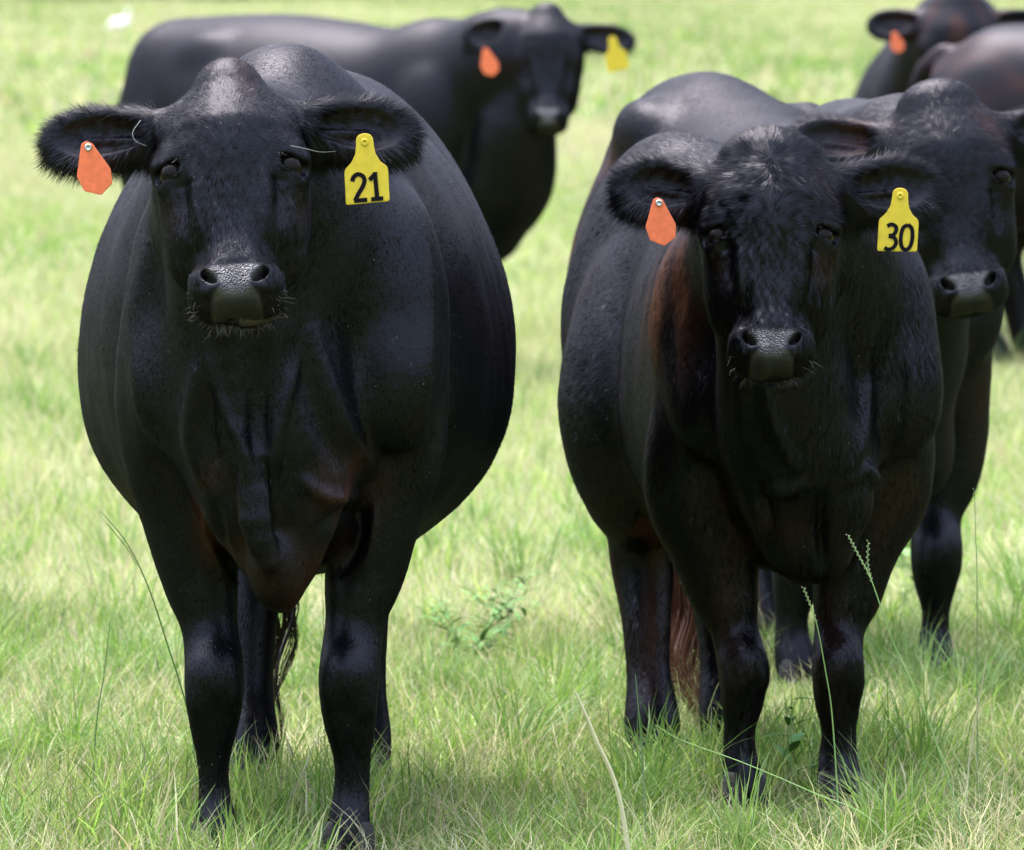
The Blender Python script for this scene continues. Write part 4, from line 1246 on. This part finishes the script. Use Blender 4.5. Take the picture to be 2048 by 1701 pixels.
def tussocks(nc, nb, y0, y1, hmin, hmax, wid, seed, dry=False, wk=.0594*1.15):
    """fountains of longer blades about a shared root"""
    r = np.random.default_rng(seed)
    cy = np.sqrt(r.uniform(y0**2, y1**2, nc)); cx = r.uniform(-1, 1, nc) * (cy * wk + 1.1)
    near = np.array([min(np.hypot(a - fx, (b - fy) * .5) for fx, fy in TRODDEN + [(-.1, 18.8), (-.03, 19.3)]) for a, b in zip(cx, cy)])
    cx, cy = cx[near > .14], cy[near > .14]; nc = len(cx)
    n = nc * nb; k = np.repeat(np.arange(nc), nb)
    sz = r.uniform(.6, 1.25, nc)[k]
    az = r.uniform(0, 2*math.pi, n); rr = np.abs(r.normal(0, .035, n)) * sz
    P = np.stack([cx[k] + rr*np.cos(az), cy[k] + rr*np.sin(az), np.full(n, -.004)], 1)
    h = r.uniform(hmin, hmax, n) * sz
    az = az + r.normal(0, .5, n); ln = np.abs(r.normal(.32 if not dry else .5, .22, n))
    hz = np.stack([np.cos(az), np.sin(az), np.zeros(n)], 1)
    d = hz * np.sin(ln)[:, None] + np.array([0, 0, 1.]) * np.cos(ln)[:, None]
    fa = az + math.pi / 2 + r.normal(0, .5, n); S = np.stack([np.cos(fa), np.sin(fa), r.normal(0, .1, n)], 1)
    seg = 4; rows = []; cur = P; bend = r.uniform(.3, 1.5, n)
    for i in range(seg):
        w = wid * r.uniform(.7, 1.3, n) * (1 - (i / seg) ** 1.6 * .7)
        rows += [cur - S * (w/2)[:, None], cur + S * (w/2)[:, None]]
        cur = cur + d * (h / seg)[:, None]
        d = unit(d + (hz * .8 - np.array([0, 0, .8])) * (bend / seg)[:, None] + r.normal(0, .10 if not dry else .28, (n, 3)))
    V = np.stack(rows + [cur], 1); m = 2*seg + 1; base = (np.arange(n) * m)[:, None]
    q4 = np.concatenate([base + np.array([2*i, 2*i+1, 2*i+3, 2*i+2]) for i in range(seg - 1)])
    t3 = base + np.array([2*seg-2, 2*seg-1, 2*seg])
    pal = STRAW if dry else GREEN[[0, 1, 3, 4]] * .85
    C = (pal[r.integers(0, 4, nc)][k] * .5 + pal[r.integers(0, 4, n)] * .5) * r.uniform(.8, 1.2, (n, 1))
    C = np.repeat(C[:, None], m, 1)
    return V.reshape(-1, 3), q4, t3, C.reshape(-1, 3)

def pasture():
    gk = PV.get('gk', 1.0)
    sets = [
        blades(int(185000*gk), 13.2, 20, .05, .115, .0026, 3, .10, .50, 1, tint=.66, wmargin=1.3),
        blades(int(70000*gk), 13.2, 21, .06, .19, .0021, 4, .72, .90, 2, lie=.2, wmargin=1.3),
        blades(int(25000*gk), 13.2, 21, .12, .23, .0034, 4, .06, .40, 3, tint=.60, clump=1, wmargin=1.3),
        blades(int(8000*gk), 13.2, 19, .13, .26, .0048, 4, .10, .55, 8, tint=.95, clump=1, wmargin=1.3),
        tussocks(int(190*gk), 80, 13.4, 20, .12, .24, .0034, 21), tussocks(int(170*gk), 45, 13.4, 20.5, .10, .22, .0019, 22, True),
        tussocks(int(200*gk), 50, 20, 33, .13, .24, .0050, 23), tussocks(int(200*gk), 40, 20, 36, .12, .24, .0034, 24, True),
        blades(int(190000*gk), 20, 36, .05, .115, .0038, 2, .30, .5, 4, wmargin=1.6),
        blades(int(80000*gk), 20, 34, .08, .17, .0024, 2, .88, .8, 5, lie=.1, wmargin=1.6),
        blades(int(12000*gk), 20, 34, .12, .22, .0050, 3, .08, .4, 9, tint=.8, clump=1, wmargin=1.6),
        blades(int(250000*gk), 32, 75, .06, .13, .0100, 2, .50, .5, 6, wmargin=1.5),
        blades(int(190000*gk), 70, 260, .08, .22, .040, 2, .50, .5, 7, wmargin=3),
        blades(int(80000*gk), 8, 50, .06, .14, .0080, 2, .25, .5, 11, wmargin=6),
    ]
    V, F4, F3, C = [], [], [], []; b = 0
    for v, q, t, c in sets:
        V.append(v); F4.append(q + b); F3.append(t + b); C.append(c); b += len(v)
    V = np.concatenate(V)
    o = mesh_obj('grass', V, [np.concatenate(F4), np.concatenate(F3)], M_GRASS)
    C4 = np.ones((len(V), 4), np.float32); C4[:, :3] = np.concatenate(C); vattr(o, 'tint', C4)
    tag(o, kind='stuff')
    return o

def ground_material():
    m, nt, b = new_mat('pasture_ground')
    tc = nt.nodes.new('ShaderNodeTexCoord')
    def noise(scale, det, sy=.55):
        mp = nt.nodes.new('ShaderNodeMapping'); mp.inputs['Scale'].default_value = (1, sy, 1)
        n = nt.nodes.new('ShaderNodeTexNoise'); n.inputs['Scale'].default_value = scale; n.inputs['Detail'].default_value = det
        nt.links.new(tc.outputs['Object'], mp.inputs[0]); nt.links.new(mp.outputs[0], n.inputs['Vector'])
        return n.outputs['Fac']
    def ramp(fac, stops):
        r = nt.nodes.new('ShaderNodeValToRGB')
        els = r.color_ramp.elements
        while len(els) < len(stops): els.new(.5)
        for e, (p_, c_) in zip(els, stops): e.position = p_; e.color = (*c_, 1)
        nt.links.new(fac, r.inputs[0]); return r.outputs[0]
    def mix(f, a, c, mode='MIX'):
        x = nt.nodes.new('ShaderNodeMix'); x.data_type = 'RGBA'; x.blend_type = mode
        if isinstance(f, float): x.inputs['Factor'].default_value = f
        else: nt.links.new(f, x.inputs['Factor'])
        nt.links.new(a, x.inputs['A']); nt.links.new(c, x.inputs['B']); return x.outputs['Result']
    big = ramp(noise(.16, 4), [(.30, (0.052, 0.090, 0.026)), (.45, (0.081, 0.116, 0.038)), (.58, (0.113, 0.133, 0.055)), (.72, (0.067, 0.104, 0.032))])
    sml = ramp(noise(5, 6, .8), [(.30, (0.029, 0.046, 0.016)), (.5, (0.075, 0.093, 0.032)), (.68, (0.139, 0.133, 0.070))])
    fin = mix(.42, big, sml)
    nt.links.new(fin, b.inputs['Base Color'])
    b.inputs['Roughness'].default_value = 1
    b.inputs['Specular IOR Level'].default_value = 0.05
    bp = nt.nodes.new('ShaderNodeBump'); bp.inputs['Strength'].default_value = 1; bp.inputs['Distance'].default_value = .03
    nt.links.new(noise(28, 4, 1), bp.inputs['Height']); nt.links.new(bp.outputs[0], b.inputs['Normal'])
    return m
xs_ = np.array([-1500, -100, -20, 0, 20, 100, 1500]); ys_ = np.array([-200, 0, 20, 60, 200, 2500])
gv = [(x, y, 0) for y in ys_ for x in xs_]
gf = [(j*7+i, j*7+i+1, (j+1)*7+i+1, (j+1)*7+i) for j in range(5) for i in range(6)]
tag(mesh_obj('ground', np.array(gv), np.array(gf), ground_material()), kind='structure')
if not PV.get('nograss'):
    pasture()

# ------------------------------------------------------------------ single stems and weeds
M_STEM = simple_mat('green_stem', (.17, .29, .08), .5, 0, 30, .25)
M_STRAWC = simple_mat('straw_stem', (.46, .42, .24), .6, 0, 30, .2)
M_DKSTEM = simple_mat('dark_stem', (.10, .17, .06), .5, 0, 30, .25)
M_SEED = simple_mat('grass_seeds', (.40, .40, .24), .7, 0, 90, .4)
M_LEAF = simple_mat('weed_leaf', (.075, .18, .045), .6, .3, 60, .25, .15)
M_LEAF2 = simple_mat('pale_weed_leaf', (.10, .20, .065), .8, .3, 60, .35, .06)

def tube_mesh(P, rad, n=5):
    P = np.asarray(P, float); T = unit(np.gradient(P, axis=0))
    up = np.array([0, 1.0, 0]); A = unit(np.cross(T, up)); B = np.cross(T, A)
    a = np.linspace(0, 2*math.pi, n, endpoint=False)
    V = P[:, None] + (A[:, None] * np.cos(a)[None, :, None] + B[:, None] * np.sin(a)[None, :, None]) * np.asarray(rad)[:, None, None]
    m = len(P); F = [(i*n+j, i*n+(j+1) % n, (i+1)*n+(j+1) % n, (i+1)*n+j) for i in range(m-1) for j in range(n)]
    return V.reshape(-1, 3), np.array(F)

def stalk(pts, y, label, mat=None, r0=.0016, spikes=(), seeds=.3, ybase=None):
    """pts: (x, z) from tip to base, the stem stands near depth y"""
    P = np.array([(x, y + .02 * math.sin(z * 9), z) for x, z in pts], float)
    t = np.arange(len(P), dtype=float)
    C_ = spline(t, P, np.linspace(0, len(P) - 1, (len(P) - 1) * 8 + 1))
    base = C_[-1].copy(); base[2] = 0
    o0 = empty('grass_stalk', base)
    tag(o0, label, 'grass stalk', 'single tall grass stems')
    V, F = tube_mesh(C_ - base, np.linspace(r0 * .45, r0, len(C_)))
    mesh_obj('stem', V, F, mat or M_STEM, o0)
    r = np.random.default_rng(int(abs(base[0]) * 1000) + 3)
    lines = [C_[:max(3, int(len(C_) * seeds))]] if seeds else []
    for sp in spikes:
        Q = np.array([(x, y, z) for x, z in sp], float)
        Q = spline(np.arange(len(Q), dtype=float), Q, np.linspace(0, len(Q) - 1, 10))
        V, F = tube_mesh(Q - base, np.full(10, r0 * .45)); mesh_obj('branch', V, F, mat or M_STEM, o0)
        lines.append(Q)
    if lines:
        V, F = [], []
        for Q in lines:
            ln = np.linalg.norm(np.diff(Q, axis=0), axis=1).sum(); m = max(6, int(ln / .0040))
            c = spline(np.arange(len(Q), dtype=float), Q, np.linspace(0, len(Q) - 1, m))
            T = unit(np.gradient(c, axis=0))
            for i in range(m):
                s_ = unit(np.cross(T[i], [0, 1, 0])) * (1 if i % 2 else -1)
                w = .0011; L_ = .0036
                q = c[i] - base + s_ * .0014; tip = q + (s_ * .35 - T[i]) * L_
                b = len(V); mid = (q + tip) / 2; y_ = np.array([0, w * .6, 0])
                V += [q, mid + s_ * w * .6, mid - y_, mid - s_ * w * .6, mid + y_, tip]
                F += [(b, b+1, b+2), (b, b+2, b+3), (b, b+3, b+4), (b, b+4, b+1), (b+5, b+2, b+1), (b+5, b+3, b+2), (b+5, b+4, b+3), (b+5, b+1, b+4)]
        mesh_obj('seed_head', np.array(V), np.array(F), M_SEED, o0)
    return o0

def leaf_mesh(L, w, droop, lobes, r):
    n = 12; V, F = [], []
    for i in range(n + 1):
        t = i / n; ww = w * (math.sin(math.pi * min(1, t * .92 + .06)) ** .8) * (1 + lobes * (.35 if i % 2 else -.35))
        x = L * t; z = -droop * L * t * t
        V += [(x, -ww, z + .15 * ww), (x, 0, z - .12 * ww), (x, ww, z + .15 * ww)]
    for i in range(n):
        a = i * 3
        F += [(a, a+1, a+4, a+3), (a+1, a+2, a+5, a+4)]
    return np.array(V), np.array(F)

def weed(loc, h, nl, L, label, mat, seed, lobes=.0, w=.2, branches=1):
    r = np.random.default_rng(seed)
    o = empty('weed', loc, 0); tag(o, label, 'weed', 'leafy weeds in the grass')
    for b_ in range(branches):
        az = r.uniform(0, 6.28); ln = 0 if branches == 1 else r.uniform(.3, 1.0)
        tip = np.array([math.cos(az) * ln * h, math.sin(az) * ln * h, h * r.uniform(.8, 1)])
        C_ = np.array([tip * t + np.array([0, 0, .02 * math.sin(3 * t)]) for t in np.linspace(0, 1, 9)])
        V, F = tube_mesh(C_ + 0, np.linspace(.0022, .001, 9)); mesh_obj('stem', V, F, M_STEM, o)
        for i in range(nl):
            t = .2 + .8 * (i + .5) / nl; p = tip * t
            a = i * 2.4 + r.uniform(-.4, .4); l_ = L * r.uniform(.7, 1.15) * (1.15 - .5 * t)
            V, F = leaf_mesh(l_, l_ * w * .5, r.uniform(.15, .5), lobes, r)
            e = r.uniform(.15, .8); ca, sa, ce, se = math.cos(a), math.sin(a), math.cos(e), math.sin(e)
            X = np.stack([V[:, 0] * ce - V[:, 2] * se, V[:, 1], V[:, 0] * se + V[:, 2] * ce], 1)
            X = np.stack([X[:, 0] * ca - X[:, 1] * sa, X[:, 0] * sa + X[:, 1] * ca, X[:, 2]], 1) + p
            mesh_obj('leaf', X, F, mat, o)
    return o

if not PV.get('nograss'):
    stalk([(-.731, .597), (-.687, .544), (-.651, .473), (-.616, .367), (-.571, .20), (-.560, 0)], 15.3,
          'tall bent stalk with a long seed head left of the foremost foreleg on the left', spikes=[[(-.722, .575), (-.685, .530), (-.668, .500)]], r0=.0019)
    stalk([(.581, .581), (.600, .545), (.623, .499), (.661, .391), (.713, .279), (.756, .158), (.80, 0)], 14.9,
          'forked seed stalk leaning over the right foreleg of the cow tagged 30', spikes=[[(.617, .568), (.616, .53), (.623, .499)]], seeds=.34, r0=.0018)
    stalk([(.506, .486), (.528, .426), (.545, .340), (.557, .262), (.568, .106), (.572, 0)], 14.95,
          'upright pale stalk between the forelegs of the cow tagged 30', seeds=.22, r0=.0017)
    stalk([(.245, .275), (.290, .249), (.393, .211), (.507, .162), (.613, .112), (.690, 0)], 14.6,
          'long stem lying low across the hooves of the cow tagged 30', seeds=.0, r0=.0013)
    stalk([(-.700, .426), (-.712, .33), (-.728, .222), (-.735, 0)], 15.0, 'straight dark stem near the left edge of the grass', M_DKSTEM, .0016, seeds=0)
    stalk([(.102, .395), (.120, .355), (.134, .319), (.175, .214), (.205, .0)], 13.9, 'thick pale stalk in the middle foreground, out of focus', M_STRAWC, .0045, seeds=0)
    stalk([(.215, .330), (.222, .25), (.228, .17), (.236, 0)], 15.0, 'thin dark green stem right of the thick pale stalk', M_DKSTEM, .0018, seeds=0)
    stalk([(.848, .602), (.850, .52), (.853, .446), (.856, .2), (.857, 0)], 15.8, 'thin dark stem at the right edge beside the far foreleg', M_DKSTEM, .0012, seeds=.3)
    stalk([(-.366, .350), (-.364, .30), (-.363, .2), (-.361, 0)], 16.6, 'thin seed stalk seen between the forelegs of the cow tagged 21', M_DKSTEM, .0013, seeds=.4)
    stalk([(.868, .310), (.862, .27), (.850, .2), (.835, .10), (.83, 0)], 15.7, 'dry straw coloured stalk at the right edge', M_STRAWC, .0020, seeds=.5)
    weed((.525, 16.15, 0), .20, 9, .085, 'dark green weed with toothed leaves between the forelegs of the cow tagged 30', M_LEAF, 5, .35, .30)
    weed((-.10, 19.0, 0), .17, 10, .075, 'larger feathery weed in the grass between the two front cows', M_LEAF2, 6, .5, .17, 9)
    weed((-.02, 19.8, 0), .15, 9, .07, 'second feathery weed, just right of the larger one between the two front cows', M_LEAF2, 7, .5, .17, 7)
    weed((1.02, 20.6, 0), .16, 7, .08, 'small leafy weed at the right edge behind the far foreleg', M_LEAF2, 8, .2, .35, 4)

# ------------------------------------------------------------------ egret far off
def egret():
    o = empty('egret', (-6.83, 150, 0)); tag(o, 'small white bird far out in the field near the top left corner', 'bird')
    X = np.arange(-.26, .30, .012)
    S = Sculpt(X, X, np.arange(.02, .62, .012))
    S.ell((0, 0, .24), (.15, .085, .085), None, .02)
    S.cone((.10, 0, .26), (.17, 0, .36), .05, .032, .04)
    S.cone((.17, 0, .36), (.15, 0, .44), .030, .024, .03)
    S.ell((.165, 0, .46), (.045, .03, .03), None, .02)
    S.cone((-.1, 0, .22), (-.21, 0, .18), .05, .02, .04)
    V, Q = S.mesh(); V = smooth_verts(V, Q, 2)
    mesh_obj('body', V, Q, simple_mat('white_plumage', (.85, .85, .82), .7), o)
    mk = simple_mat('bill_yellow', (.65, .40, .06), .5)
    V, F = tube_mesh(np.array([(.20, 0, .46), (.24, 0, .455), (.28, 0, .45)]), [.010, .007, .001]); mesh_obj('beak', V, F, mk, o)
    for t in (-1, 1):
        V, F = tube_mesh(np.array([(.0, t*.03, .18), (.01, t*.03, .09), (.0, t*.03, 0)]), [.008, .006, .007]); mesh_obj('leg', V, F, mk, o)
egret()

# ------------------------------------------------------------------ far wood at the end of the field
def far_wood():
    r = np.random.default_rng(88); n = 42000
    k = r.integers(0, 260, n)
    cx = np.linspace(-160, 160, 260) + r.normal(0, 1, 260); cy = 244 + np.abs(r.normal(0, 9, 260)) + np.where(cx > -6, 26, 0); hh = r.uniform(5, 11, 260)
    u = unit(r.normal(size=(n, 3))) * (r.random(n) ** .35)[:, None]
    P = np.stack([cx[k] + u[:, 0] * 3.4, cy[k] + u[:, 1] * 3, hh[k] * .55 + u[:, 2] * hh[k] * .55], 1)
    P[:, 2] = np.maximum(P[:, 2], .1)
    a = unit(r.normal(size=(n, 3))) * .42; b = unit(np.cross(a, r.normal(size=(n, 3)))) * .34
    V = np.stack([P - a, P - b, P + a, P + b], 1).reshape(-1, 3)
    o = mesh_obj('far_wood', V, np.arange(n * 4).reshape(-1, 4), simple_mat('wood_foliage', (.045, .085, .025), .7, 0, .3, .4), smooth=False)
    tag(o, kind='stuff')
far_wood()
